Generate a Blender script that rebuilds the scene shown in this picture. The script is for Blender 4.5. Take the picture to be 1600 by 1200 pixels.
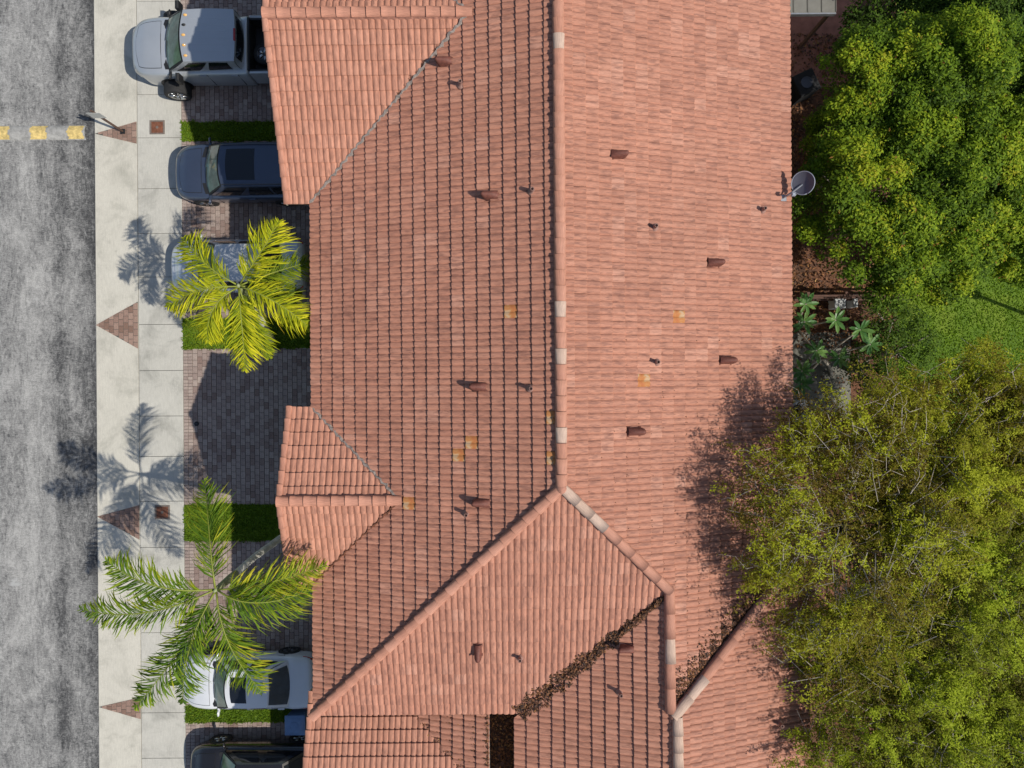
import bpy, bmesh, math, random
import numpy as np
from mathutils import Vector, Matrix
R = math.radians
random.seed(7); rng = np.random.default_rng(7)
S = bpy.context.scene
for o in list(bpy.data.objects): bpy.data.objects.remove(o)

# ------------------------------------------------------------------ camera, sky, sun, exposure
H = 25.5; FPX = 1111.0; ROLL = 0.007
cam = bpy.data.cameras.new('camera'); camo = bpy.data.objects.new('camera', cam); S.collection.objects.link(camo)
cam.sensor_width = 36; cam.lens = FPX / 1600 * 36; cam.clip_start = .1; cam.clip_end = 3000
camo.location = (0, 0, H); camo.rotation_euler = (0, 0, -ROLL)
S.camera = camo
SUN = Vector((.795, -.313, 1)).normalized()
wd = bpy.data.worlds.new('World'); S.world = wd; wd.use_nodes = True
wn = wd.node_tree.nodes; wl = wd.node_tree.links
sky = wn.new('ShaderNodeTexSky'); sky.sky_type = 'NISHITA'; sky.sun_disc = False
sky.sun_elevation = math.asin(SUN.z); sky.sun_rotation = math.atan2(SUN.x, SUN.y)
wn['Background'].inputs[1].default_value = .11
wl.new(sky.outputs[0], wn['Background'].inputs[0])
sl = bpy.data.lights.new('sun', 'SUN'); sl.energy = 4.5; sl.angle = R(.53); sl.color = (1, .945, .85)
slo = bpy.data.objects.new('sun', sl); S.collection.objects.link(slo)
slo.rotation_euler = SUN.to_track_quat('Z', 'Y').to_euler(); slo.location = (0, 0, 40)
S.view_settings.view_transform = 'Standard'; S.view_settings.look = 'None'
S.view_settings.exposure = 0; S.view_settings.gamma = 1; S.view_settings.use_curve_mapping = False
S.render.engine = 'CYCLES'; S.render.resolution_x = 1024; S.render.resolution_y = 768

# ------------------------------------------------------------------ helpers
def P(px, py, z=0.0):
    """photo pixel seen at height z -> world point"""
    D = H - z; x = (px - 800) * D / FPX; y = (600 - py) * D / FPX
    return Vector((x + ROLL * y, y - ROLL * x, z))
C = S.collection
def link(o, parent=None):
    C.objects.link(o)
    if parent is not None: o.parent = parent
    return o
def empty(name, loc=(0, 0, 0), rz=0, parent=None):
    o = bpy.data.objects.new(name, None); o.location = loc; o.rotation_euler = (0, 0, rz); o.empty_display_size = .2
    return link(o, parent)
def tag(o, label=None, cat=None, group=None, kind=None):
    if label: o['label'] = label
    if cat: o['category'] = cat
    if group: o['group'] = group
    if kind: o['kind'] = kind
    return o
def mesh(name, verts, faces, mat=None, parent=None, smooth=False, tint=None, uv=None):
    me = bpy.data.meshes.new(name); me.from_pydata([tuple(v) for v in verts], [], faces)
    if mat: me.materials.append(mat)
    if tint is not None:
        a = me.attributes.new('tint', 'FLOAT', 'FACE'); a.data.foreach_set('value', np.asarray(tint, dtype=np.float32))
    if smooth: me.polygons.foreach_set('use_smooth', [True] * len(me.polygons))
    me.update()
    if parent == 'mesh': return me
    return link(bpy.data.objects.new(name, me), parent)
def fast_quads(name, V, mat, parent=None, tint=None, smooth=False):
    """V: (n,4,3) separate quads"""
    n = len(V); me = bpy.data.meshes.new(name)
    me.vertices.add(n * 4); me.vertices.foreach_set('co', V.reshape(-1).astype(np.float32))
    me.loops.add(n * 4); me.loops.foreach_set('vertex_index', np.arange(n * 4, dtype=np.int32))
    me.polygons.add(n); me.polygons.foreach_set('loop_start', np.arange(0, n * 4, 4, dtype=np.int32))
    me.update(calc_edges=True)
    if tint is not None:
        a = me.attributes.new('tint', 'FLOAT', 'FACE'); a.data.foreach_set('value', np.asarray(tint, dtype=np.float32))
    me.materials.append(mat); me.validate()
    return link(bpy.data.objects.new(name, me), parent)
class MB:
    def __init__(s): s.v = []; s.f = []
    def box(s, a, b, M=None):
        x0, y0, z0 = a; x1, y1, z1 = b; n = len(s.v)
        vs = [Vector(p) for p in ((x0,y0,z0),(x1,y0,z0),(x1,y1,z0),(x0,y1,z0),(x0,y0,z1),(x1,y0,z1),(x1,y1,z1),(x0,y1,z1))]
        if M: vs = [M @ v for v in vs]
        s.v += vs; s.f += [tuple(n + i for i in q) for q in ((0,3,2,1),(4,5,6,7),(0,1,5,4),(1,2,6,5),(2,3,7,6),(3,0,4,7))]
        return s
    def bbox(s, a, b, c=.02):
        """box with chamfered top edges"""
        x0, y0, z0 = a; x1, y1, z1 = b; n = len(s.v)
        s.v += [Vector(p) for p in ((x0,y0,z0),(x1,y0,z0),(x1,y1,z0),(x0,y1,z0),(x0,y0,z1-c),(x1,y0,z1-c),(x1,y1,z1-c),(x0,y1,z1-c),
                (x0+c,y0+c,z1),(x1-c,y0+c,z1),(x1-c,y1-c,z1),(x0+c,y1-c,z1))]
        s.f += [tuple(n+i for i in q) for q in ((0,3,2,1),(0,1,5,4),(1,2,6,5),(2,3,7,6),(3,0,4,7),(4,5,9,8),(5,6,10,9),(6,7,11,10),(7,4,8,11),(8,9,10,11))]
        return s
    def tube(s, pts, rad, n=6, cap=True):
        pts = [Vector(p) for p in pts]; b0 = len(s.v); prev = None
        if not hasattr(rad, '__len__'): rad = [rad] * len(pts)
        for i, p in enumerate(pts):
            d = (pts[min(i+1, len(pts)-1)] - pts[max(i-1, 0)]).normalized()
            a = d.cross(Vector((0, 0, 1)) if abs(d.z) < .95 else Vector((1, 0, 0))).normalized(); b = d.cross(a)
            for k in range(n):
                t = 2 * math.pi * k / n
                s.v.append(p + (a * math.cos(t) + b * math.sin(t)) * rad[i])
        for i in range(len(pts) - 1):
            for k in range(n):
                k2 = (k + 1) % n
                s.f.append((b0+i*n+k, b0+i*n+k2, b0+(i+1)*n+k2, b0+(i+1)*n+k))
        if cap:
            s.f.append(tuple(b0 + k for k in range(n))[::-1]); s.f.append(tuple(b0 + (len(pts)-1)*n + k for k in range(n)))
        return s
    def lathe(s, prof, n=20, M=None):
        b0 = len(s.v)
        for r, z in prof:
            for k in range(n):
                t = 2*math.pi*k/n; p = Vector((r*math.cos(t), r*math.sin(t), z)); s.v.append(M @ p if M else p)
        for i in range(len(prof)-1):
            for k in range(n):
                k2 = (k+1) % n; s.f.append((b0+i*n+k, b0+i*n+k2, b0+(i+1)*n+k2, b0+(i+1)*n+k))
        s.f.append(tuple(b0+k for k in range(n))[::-1]); s.f.append(tuple(b0+(len(prof)-1)*n+k for k in range(n)))
        return s
    def grid(s, fn, nu, nv, flip=False):
        b0 = len(s.v)
        for i in range(nu+1):
            for j in range(nv+1): s.v.append(Vector(fn(i/nu, j/nv)))
        for i in range(nu):
            for j in range(nv):
                q = (b0+i*(nv+1)+j, b0+(i+1)*(nv+1)+j, b0+(i+1)*(nv+1)+j+1, b0+i*(nv+1)+j+1)
                s.f.append(q[::-1] if flip else q)
        return s
    def build(s, name, mat, parent=None, smooth=False): return mesh(name, s.v, s.f, mat, parent, smooth)
def copy_tree(o, parent=None):
    c = o.copy(); link(c, parent)
    for ch in list(o.children): copy_tree(ch, c)
    return c
def clip_poly(poly, p, n):
    """keep side (q-p).n>=0, 2D"""
    out = []
    for i in range(len(poly)):
        a, b = poly[i], poly[(i+1) % len(poly)]
        da = (a[0]-p[0])*n[0] + (a[1]-p[1])*n[1]; db = (b[0]-p[0])*n[0] + (b[1]-p[1])*n[1]
        if da >= 0: out.append(a)
        if (da > 0 > db) or (da < 0 < db):
            t = da / (da - db); out.append((a[0]+(b[0]-a[0])*t, a[1]+(b[1]-a[1])*t))
    return out

# ------------------------------------------------------------------ materials
def newmat(name, rough=.8, color=(.5, .5, .5)):
    m = bpy.data.materials.new(name); m.use_nodes = True
    b = m.node_tree.nodes['Principled BSDF']; b.inputs['Roughness'].default_value = rough
    b.inputs['Base Color'].default_value = (*color, 1)
    return m, m.node_tree.nodes, m.node_tree.links, b
def node(N, t, **kw):
    n = N.new(t)
    for k, v in kw.items(): setattr(n, k, v)
    return n
def ramp(N, stops, interp='LINEAR'):
    r = N.new('ShaderNodeValToRGB'); r.color_ramp.interpolation = interp
    e = r.color_ramp.elements
    while len(e) > 1: e.remove(e[-1])
    for i, (p, c) in enumerate(stops):
        x = e[0] if i == 0 else e.new(p)
        x.position = p; x.color = (*c, 1) if hasattr(c, '__len__') else (c, c, c, 1)
    return r
def coords(N, L, scale=(1, 1, 1), kind='Object', rot=(0, 0, 0)):
    t = N.new('ShaderNodeTexCoord'); m = N.new('ShaderNodeMapping'); m.inputs['Scale'].default_value = scale; m.inputs['Rotation'].default_value = rot
    L.new(t.outputs[kind], m.inputs[0]); return m.outputs[0]
def noise(N, L, vec, scale, detail=4, rough=.55, dist=0):
    n = N.new('ShaderNodeTexNoise'); n.inputs['Scale'].default_value = scale; n.inputs['Detail'].default_value = detail
    n.inputs['Roughness'].default_value = rough; n.inputs['Distortion'].default_value = dist
    if vec is not None: L.new(vec, n.inputs['Vector'])
    return n.outputs['Fac']
def mixc(N, L, fac, a, b, mode='MIX'):
    m = N.new('ShaderNodeMix'); m.data_type = 'RGBA'; m.blend_type = mode
    for i, v in ((0, fac), (6, a), (7, b)):
        if isinstance(v, bpy.types.NodeSocket): L.new(v, m.inputs[i])
        else: m.inputs[i].default_value = v if i == 0 else (*v, 1)
    return m.outputs[2]
def bump(N, L, b, h, strength=.3, dist=.02):
    n = N.new('ShaderNodeBump'); n.inputs['Strength'].default_value = strength; n.inputs['Distance'].default_value = dist
    L.new(h, n.inputs['Height']); L.new(n.outputs[0], b.inputs['Normal'])
def attr(N, name='tint'):
    a = N.new('ShaderNodeAttribute'); a.attribute_name = name; return a.outputs['Fac']
M = {}
def simple(key, color, rough=.7, metal=0, var=.25, scale=6, coat=0, bmp=0):
    m, N, L, b = newmat(key, rough, color); b.inputs['Metallic'].default_value = metal; b.inputs['Coat Weight'].default_value = coat
    b.inputs['Coat Roughness'].default_value = .04
    if var:
        f = noise(N, L, coords(N, L), scale, 6, .6)
        r = ramp(N, [(.3, tuple(c*(1-var) for c in color)), (.7, tuple(min(1, c*(1+var)) for c in color))]); L.new(f, r.inputs[0]); L.new(r.outputs[0], b.inputs['Base Color'])
        if bmp: bump(N, L, b, f, bmp, .01)
    M[key] = m; return m

def make_asphalt():
    m, N, L, b = newmat('asphalt', .92); M['asphalt'] = m
    big = noise(N, L, coords(N, L, (.55, .3, 1)), 1.0, 7, .66, 1.6)
    st = noise(N, L, coords(N, L, (1.5, .5, 1), rot=(0, 0, .12)), 2.6, 8, .72, 2.2)
    brush = noise(N, L, coords(N, L, (3.2, 14, 1), rot=(0, 0, .5)), 2.0, 8, .72, 1.6)
    sp = noise(N, L, coords(N, L), 70, 4, .75)
    mid = noise(N, L, coords(N, L), 9, 6, .7, .6)
    r1 = ramp(N, [(.36, (.034, .034, .036)), (.45, (.085, .085, .085)), (.54, (.20, .198, .192)), (.66, (.35, .345, .33)), (.80, (.45, .44, .42))])
    mm = N.new('ShaderNodeMath'); mm.operation = 'ADD'
    a1 = N.new('ShaderNodeMath'); a1.operation = 'MULTIPLY_ADD'; L.new(big, a1.inputs[0]); a1.inputs[1].default_value = .42; a1.inputs[2].default_value = .0
    a2 = N.new('ShaderNodeMath'); a2.operation = 'MULTIPLY_ADD'; L.new(st, a2.inputs[0]); a2.inputs[1].default_value = .46; L.new(a1.outputs[0], a2.inputs[2])
    a3 = N.new('ShaderNodeMath'); a3.operation = 'MULTIPLY_ADD'; L.new(brush, a3.inputs[0]); a3.inputs[1].default_value = .56; L.new(a2.outputs[0], a3.inputs[2])
    # worn seal coat: lighter in the wheel track, darker towards the gutter
    tc = N.new('ShaderNodeTexCoord'); sx = N.new('ShaderNodeSeparateXYZ'); L.new(tc.outputs['Object'], sx.inputs[0])
    rr = N.new('ShaderNodeMapRange'); rr.inputs[1].default_value = -18.5; rr.inputs[2].default_value = -14.8; L.new(sx.outputs[0], rr.inputs[0])
    band = ramp(N, [(0, .5), (.35, .535), (.52, .50), (.62, .40), (.74, .47), (.86, .44), (.97, .37), (1, .33)]); L.new(rr.outputs[0], band.inputs[0])
    a4 = N.new('ShaderNodeMath'); a4.operation = 'MULTIPLY_ADD'; L.new(band.outputs[0], a4.inputs[0]); a4.inputs[1].default_value = .95; L.new(a3.outputs[0], a4.inputs[2])
    a5 = N.new('ShaderNodeMath'); a5.operation = 'SUBTRACT'; L.new(a4.outputs[0], a5.inputs[0]); a5.inputs[1].default_value = .632
    a6 = N.new('ShaderNodeMath'); a6.operation = 'MULTIPLY_ADD'; L.new(mid, a6.inputs[0]); a6.inputs[1].default_value = .22; L.new(a5.outputs[0], a6.inputs[2])
    a7 = N.new('ShaderNodeMath'); a7.operation = 'SUBTRACT'; L.new(a6.outputs[0], a7.inputs[0]); a7.inputs[1].default_value = .11
    L.new(a7.outputs[0], r1.inputs[0])
    r2 = ramp(N, [(.35, .62), (.65, 1.25)]); L.new(sp, r2.inputs[0])
    c = mixc(N, L, 1, r1.outputs[0], r2.outputs[0], 'MULTIPLY')
    # pale spilled paint or mortar spots
    sn = noise(N, L, coords(N, L), .8, 5, .6, .3); rs = ramp(N, [(.68, 0), (.74, 1)]); L.new(sn, rs.inputs[0])
    c = mixc(N, L, rs.outputs[0], c, (.36, .36, .35))
    L.new(c, b.inputs['Base Color']); bump(N, L, b, sp, .5, .012)
make_asphalt()
def make_concrete(key, base, dark):
    m, N, L, b = newmat(key, .88); M[key] = m
    a = noise(N, L, coords(N, L), .9, 8, .68, .4); s = noise(N, L, coords(N, L), 55, 3, .7); d = noise(N, L, coords(N, L, (9, 1.2, 1)), 3, 6, .7)
    r = ramp(N, [(.3, dark), (.5, base), (.75, tuple(min(.9, c*1.1) for c in base))]); L.new(a, r.inputs[0])
    r2 = ramp(N, [(.3, .86), (.7, 1.08)]); L.new(s, r2.inputs[0]); r3 = ramp(N, [(.3, .84), (.62, 1.04)]); L.new(d, r3.inputs[0])
    c = mixc(N, L, 1, r.outputs[0], r2.outputs[0], 'MULTIPLY'); c = mixc(N, L, .8, c, r3.outputs[0], 'MULTIPLY')
    q = noise(N, L, coords(N, L), 2.3, 4, .5, .2); rq = ramp(N, [(.70, 0), (.76, .55)]); L.new(q, rq.inputs[0])
    c = mixc(N, L, rq.outputs[0], c, tuple(x*.55 for x in base))
    L.new(c, b.inputs['Base Color']); bump(N, L, b, s, .25, .005)
make_concrete('concrete', (.53, .505, .435), (.38, .365, .31)); make_concrete('slab', (.475, .46, .41), (.30, .292, .258)); make_concrete('patio', (.17, .165, .14), (.08, .078, .062))
def make_tile(key, cols, streak=.5, dk=(.19, .085, .065)):
    m, N, L, b = newmat(key, .78); M[key] = m
    uvn = N.new('ShaderNodeUVMap'); uvn.uv_map = 'UVMap'
    t = attr(N)
    cx = N.new('ShaderNodeCombineXYZ'); mu = N.new('ShaderNodeMath'); mu.operation = 'MULTIPLY'; L.new(t, mu.inputs[0]); mu.inputs[1].default_value = 57.0
    L.new(mu.outputs[0], cx.inputs[2])
    ad = N.new('ShaderNodeVectorMath'); ad.operation = 'ADD'; L.new(uvn.outputs[0], ad.inputs[0]); L.new(cx.outputs[0], ad.inputs[1])
    mp = N.new('ShaderNodeMapping'); mp.inputs['Scale'].default_value = (15, 3.0, 1); L.new(ad.outputs[0], mp.inputs[0])
    s1 = noise(N, L, mp.outputs[0], 1, 4, .6, .35)
    mp2 = N.new('ShaderNodeMapping'); mp2.inputs['Scale'].default_value = (48, 6, 1); L.new(ad.outputs[0], mp2.inputs[0])
    s2 = noise(N, L, mp2.outputs[0], 1, 3, .6)
    wn_ = N.new('ShaderNodeTexWhiteNoise'); wn_.noise_dimensions = '1D'; L.new(t, wn_.inputs['W'])
    cr = ramp(N, cols); L.new(wn_.outputs['Value'], cr.inputs[0])
    sr = ramp(N, [(.46, 0), (.54, streak*.35), (.66, streak)]); L.new(s1, sr.inputs[0])
    c = mixc(N, L, sr.outputs[0], cr.outputs[0], dk)
    r2 = ramp(N, [(.3, .82), (.7, 1.16)]); L.new(s2, r2.inputs[0]); c = mixc(N, L, 1, c, r2.outputs[0], 'MULTIPLY')
    # weathering over the whole roof
    g = noise(N, L, coords(N, L), .35, 5, .6); rg = ramp(N, [(.28, .90), (.72, 1.07)]); L.new(g, rg.inputs[0]); c = mixc(N, L, 1, c, rg.outputs[0], 'MULTIPLY')
    L.new(c, b.inputs['Base Color']); bump(N, L, b, s2, .25, .004)
TC = [(0, (.375, .165, .108)), (.15, (.41, .182, .119)), (.6, (.43, .194, .127)), (.9, (.45, .208, .138)), (1, (.48, .238, .165))]
make_tile('tile', TC, .72, (.205, .09, .064))
make_tile('tile_plain', [(0, (.41, .184, .119)), (.4, (.44, .200, .130)), (1, (.48, .226, .150))], .75, (.25, .11, .074))
make_tile('cap', [(0, (.40, .182, .120)), (.6, (.43, .198, .132)), (1, (.465, .225, .154))], .35, (.38, .17, .12))
make_tile('cap_pale', [(0, (.45, .31, .235)), (1, (.50, .365, .29))], .3, (.45, .33, .26))
def make_stain():
    m, N, L, b = newmat('stained_tile', .8); M['stained'] = m
    t = coords(N, L); n = noise(N, L, t, 3.2, 4, .6, .6)
    r = ramp(N, [(.30, (.50, .38, .27)), (.40, (.46, .31, .18)), (.47, (.44, .19, .06)), (.6, (.40, .13, .04)), (.75, (.40, .18, .12))]); L.new(n, r.inputs[0])
    L.new(r.outputs[0], b.inputs['Base Color'])
make_stain()
def make_tinted(key, cols, rough=.8, sub=None, nscale=25, bmp=.2, amp=.2):
    m, N, L, b = newmat(key, rough); M[key] = m
    t = attr(N); cr = ramp(N, cols); L.new(t, cr.inputs[0])
    s = noise(N, L, coords(N, L), nscale, 5, .65); r2 = ramp(N, [(.3, 1-amp), (.7, 1+amp)]); L.new(s, r2.inputs[0])
    c = mixc(N, L, 1, cr.outputs[0], r2.outputs[0], 'MULTIPLY'); L.new(c, b.inputs['Base Color'])
    if bmp: bump(N, L, b, s, bmp, .006)
make_tinted('paver', [(0, (.20, .135, .112)), (.35, (.255, .19, .165)), (.7, (.30, .235, .205)), (1, (.36, .29, .25))], .88, amp=.25)
make_tinted('paver_red', [(0, (.19, .115, .085)), (.5, (.25, .16, .125)), (1, (.31, .21, .165))], .88, amp=.25)
make_tinted('leaf_litter', [(0, (.02, .010, .006)), (.4, (.075, .030, .012)), (.7, (.16, .062, .020)), (.92, (.26, .115, .035)), (1, (.34, .20, .07))], .75, nscale=8, bmp=0)
def make_leaf(key, cols, trans=.35, rough=.65):
    m, N, L, b = newmat(key, rough); b.inputs['Specular IOR Level'].default_value = .18; M[key] = m
    t = attr(N); cr = ramp(N, cols); L.new(t, cr.inputs[0]); L.new(cr.outputs[0], b.inputs['Base Color'])
    tr = N.new('ShaderNodeBsdfTranslucent'); L.new(cr.outputs[0], tr.inputs[0]); mx = N.new('ShaderNodeMixShader'); mx.inputs[0].default_value = trans
    out = N['Material Output']; L.new(b.outputs[0], mx.inputs[1]); L.new(tr.outputs[0], mx.inputs[2]); L.new(mx.outputs[0], out.inputs[0])
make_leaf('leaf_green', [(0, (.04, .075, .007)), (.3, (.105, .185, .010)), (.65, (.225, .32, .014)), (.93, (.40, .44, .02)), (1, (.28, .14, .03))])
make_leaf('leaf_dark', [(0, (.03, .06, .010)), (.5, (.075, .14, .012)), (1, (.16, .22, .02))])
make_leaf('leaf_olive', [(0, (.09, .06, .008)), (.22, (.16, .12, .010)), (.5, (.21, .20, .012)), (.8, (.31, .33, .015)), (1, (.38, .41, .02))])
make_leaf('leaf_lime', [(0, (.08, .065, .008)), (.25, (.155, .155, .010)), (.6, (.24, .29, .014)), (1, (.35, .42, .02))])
make_leaf('palm_yellow', [(0, (.06, .11, .010)), (.3, (.22, .28, .012)), (.6, (.46, .47, .015)), (.9, (.68, .62, .025)), (1, (.60, .42, .03))], .3)
make_leaf('palm_green', [(0, (.04, .095, .010)), (.35, (.11, .20, .014)), (.6, (.24, .31, .018)), (.88, (.50, .45, .03)), (1, (.48, .22, .05))], .3)
make_leaf('leaf_plumeria', [(0, (.05, .13, .035)), (.6, (.09, .20, .05)), (1, (.15, .26, .07))], .2, .35)
make_leaf('grass_blade', [(0, (.07, .14, .010)), (.5, (.15, .25, .014)), (.85, (.25, .30, .022)), (1, (.38, .33, .09))], .3)
make_leaf('lawn_blade', [(0, (.12, .22, .012)), (.5, (.20, .33, .018)), (.85, (.27, .38, .025)), (1, (.38, .38, .08))], .3)
def make_grass():
    m, N, L, b = newmat('grass', .95); M['grass'] = m
    a = noise(N, L, coords(N, L), .6, 6, .65, .3); s = noise(N, L, coords(N, L), 28, 5, .75)
    r = ramp(N, [(.32, (.06, .12, .008)), (.5, (.105, .185, .01)), (.66, (.17, .24, .018)), (.8, (.26, .26, .05))]); L.new(a, r.inputs[0])
    r2 = ramp(N, [(.3, .45), (.7, 1.4)]); L.new(s, r2.inputs[0]); c = mixc(N, L, 1, r.outputs[0], r2.outputs[0], 'MULTIPLY')
    L.new(c, b.inputs['Base Color']); bump(N, L, b, s, .8, .04)
make_grass()
def make_soil():
    m, N, L, b = newmat('soil', .95); M['soil'] = m
    a = noise(N, L, coords(N, L), 1.3, 6, .65); s = noise(N, L, coords(N, L), 16, 6, .75)
    r = ramp(N, [(.3, (.05, .03, .02)), (.5, (.12, .055, .03)), (.7, (.24, .10, .05))]); L.new(a, r.inputs[0])
    r2 = ramp(N, [(.35, .45), (.65, 1.5)]); L.new(s, r2.inputs[0]); c = mixc(N, L, 1, r.outputs[0], r2.outputs[0], 'MULTIPLY')
    L.new(c, b.inputs['Base Color']); bump(N, L, b, s, .8, .04)
make_soil()
simple('terracotta_floor', (.30, .125, .085), .85, var=.3, scale=2.5)
simple('stucco', (.55, .46, .36), .9, var=.08, scale=3)
simple('deck', (.10, .055, .045), .95, var=.3)
simple('mortar', (.36, .17, .12), .95, var=.35, scale=8)
simple('flashing', (.24, .20, .175), .8, var=.45, scale=14)
simple('yellow_paint', (.56, .42, .16), .85, var=.4, scale=9)
simple('bump_grey', (.29, .285, .27), .9, var=.35, scale=7, bmp=.3)
simple('joint', (.09, .085, .075), .95)
simple('black', (.012, .012, .013), .55, var=0); simple('rubber', (.018, .018, .019), .85, var=.3, scale=10)
simple('blackglass', (.010, .012, .016), .06, var=0, coat=.3)
simple('glass', (.022, .032, .032), .05, var=0, coat=.5)
simple('rear_glass', (.035, .05, .07), .05, var=.4, scale=2, coat=.6)
simple('windscreen', (.10, .16, .135), .08, var=.5, scale=2.2, coat=.5)
simple('chrome', (.62, .63, .65), .22, 1, var=0); simple('rim_dark', (.10, .10, .11), .35, .8, var=0)
simple('lamp', (.7, .72, .75), .12, .3, var=0, coat=1); simple('red_lamp', (.32, .012, .01), .2, var=0, coat=1); simple('amber', (.75, .42, .12), .25, var=0, coat=1)
simple('paint_silver', (.41, .435, .465), .38, .35, var=.03, scale=2, coat=1)
simple('paint_navy', (.055, .072, .115), .32, .4, var=.05, scale=2, coat=1)
simple('paint_white', (.62, .635, .655), .38, 0, var=.02, scale=2, coat=.8)
simple('paint_pearl', (.56, .575, .59), .28, .3, var=.02, scale=2, coat=1)
simple('paint_black', (.016, .014, .014), .22, .2, var=.05, scale=2, coat=1)
simple('rust_iron', (.17, .065, .035), .85, .1, var=.4, scale=9); simple('cast_frame', (.16, .13, .11), .85, var=.3, scale=9)
simple('galvanised', (.33, .34, .36), .45, .7, var=.2, scale=5); simple('dish_grey', (.10, .10, .125), .5, .1, var=.08); simple('dish_rim', (.30, .32, .37), .5, .1, var=.1)
simple('brown_metal', (.13, .08, .06), .6, .3, var=.3); simple('sign_face', (.45, .45, .43), .5, var=.1)
simple('vent_red', (.15, .05, .034), .7, var=.35, scale=12); simple('vent_dark', (.03, .012, .01), .9, var=0); simple('pipe_lead', (.28, .16, .13), .7, var=.2)
simple('bin_blue', (.11, .19, .34), .5, var=.12, scale=5); simple('bin_black', (.007, .007, .009), .8, var=.1)
simple('roof_sheet', (.17, .165, .145), .6, .1, var=.12, scale=3); simple('wood_dark', (.10, .05, .035), .85, var=.3, scale=9)
simple('ac_grey', (.34, .35, .35), .6, .2, var=.15); simple('white_plastic', (.68, .69, .68), .5, var=.08)
simple('bark', (.23, .20, .17), .9, var=.35, scale=9, bmp=.6); simple('bark_pale', (.34, .30, .25), .9, var=.3, scale=11, bmp=.4); simple('palm_bark', (.50, .48, .42), .9, var=.3, scale=5, bmp=.5)
simple('crownshaft', (.24, .27, .13), .6, var=.25); simple('rachis', (.20, .23, .03), .6, var=.25); simple('garage', (.60, .56, .48), .6, var=.05)
simple('white_spot', (.62, .60, .54), .9, var=.15)

# ------------------------------------------------------------------ ground, road, pavements
def sheet(name, x0, y0, x1, y1, z, mat, parent=None, n=1):
    mb = MB(); mb.grid(lambda u, v: (x0+(x1-x0)*u, y0+(y1-y0)*v, z), n, n); o = mb.build(name, mat, parent); return o
tag(sheet('ground', -400, -400, 400, 400, -.10, M['grass']), kind='structure')
tag(sheet('road', -24, -90, -14.86, 90, -.02, M['asphalt']), kind='structure')
GX0, GX1, SX1 = -14.92, -13.36, -11.78          # gutter apron edge, sidewalk edges
ap = MB(); 
ap.v += [Vector(p) for p in ((GX0, -40, -.03), (GX0+.03, -40, .008), (GX1-.014, -40, .03), (GX1-.014, -40, -.1), (GX0, -40, -.1), (GX0, 40, -.03), (GX0+.03, 40, .008), (GX1-.014, 40, .03), (GX1-.014, 40, -.1), (GX0, 40, -.1))]
ap.f += [(0,1,6,5),(1,2,7,6),(2,3,8,7),(4,0,5,9)]
apron = tag(ap.build('gutter_apron', M['concrete']), kind='structure')
sw = tag(sheet('sidewalk', GX1, -40, SX1, 40, -.02, M['joint']), kind='structure')
jy = [2.6, 75, 148, 215.6, 295, 365, 433, 507, 579, 650, 713, 783, 855, 924, 988, 1053, 1113, 1184]
Yj = [P(250, y).y for y in jy]; st = 1.63
while Yj[0] < 24: Yj.insert(0, Yj[0] + st)
while Yj[-1] > -24: Yj.append(Yj[-1] - st)
def apron_z(x): return .008 + (x - GX0) / (GX1 - GX0) * .022
for a, b in zip(Yj[:-1], Yj[1:]):
    zt = .034 + random.uniform(-.004, .004)
    MB().bbox((GX1+.006, b+.007, -.1), (SX1-.004, a-.007, zt), .006).build('sidewalk_slab', M['slab'], sw)
# paver triangles let into the apron
tri_px = [((149, 209), 190.5, 225), ((151, 508), 471.5, 545), ((153, 807), 789, 843), ((156, 1104.5), 1089, 1123)]
def prism(poly, z0, z1, c=.006):
    n = len(poly); cx = sum(p[0] for p in poly)/n; cy = sum(p[1] for p in poly)/n
    v = [(p[0], p[1], z0) for p in poly] + [(p[0], p[1], z1(p)-c) for p in poly]
    sh = lambda p: (p[0]+(cx-p[0])*.06, p[1]+(cy-p[1])*.06)
    v += [(*sh(p), z1(p)) for p in poly]
    f = [(i, (i+1) % n, n+(i+1) % n, n+i) for i in range(n)] + [(n+i, n+(i+1) % n, 2*n+(i+1) % n, 2*n+i) for i in range(n)] + [tuple(range(2*n, 3*n))]
    return v, f
def area(p): return abs(sum(p[i][0]*p[(i+1) % len(p)][1]-p[(i+1) % len(p)][0]*p[i][1] for i in range(len(p))))/2
for (ax, ay), y0, y1 in tri_px + [((150, -95), -112, -78), ((157, 1400), 1380, 1425)]:
    A = (GX0+.02, P(ax, ay).y); B = (GX1-.02, P(215, y0).y); Cc = (GX1-.02, P(215, y1).y)
    bed = mesh('paver_bed', [(A[0], A[1], apron_z(A[0])+.004), (Cc[0], Cc[1], apron_z(Cc[0])+.004), (B[0], B[1], apron_z(B[0])+.004)], [(0, 1, 2)], M['joint'], apron)
    edges = []
    T = [A, Cc, B]
    for i in range(3):
        p, q = T[i], T[(i+1) % 3]; nx, ny = -(q[1]-p[1]), q[0]-p[0]; edges.append((p, (nx, ny)))
    for i in range(9):
        for j in range(-1, 9):
            x0 = B[0] - (i+1)*.175; yy = Cc[1] + j*.235 + (i % 2)*.117
            poly = [(x0+.007, yy+.007), (x0+.168, yy+.007), (x0+.168, yy+.228), (x0+.007, yy+.228)]
            for p, n in edges:
                if poly: poly = clip_poly(poly, p, n)
            if len(poly) > 2 and area(poly) > .004:
                v, f = prism(poly, 0, lambda p: apron_z(p[0])+.016+random.uniform(-.0015, .0015))
                mesh('paver', v, f, M['paver_red'], apron, tint=[random.random()]*len(f))
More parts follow.
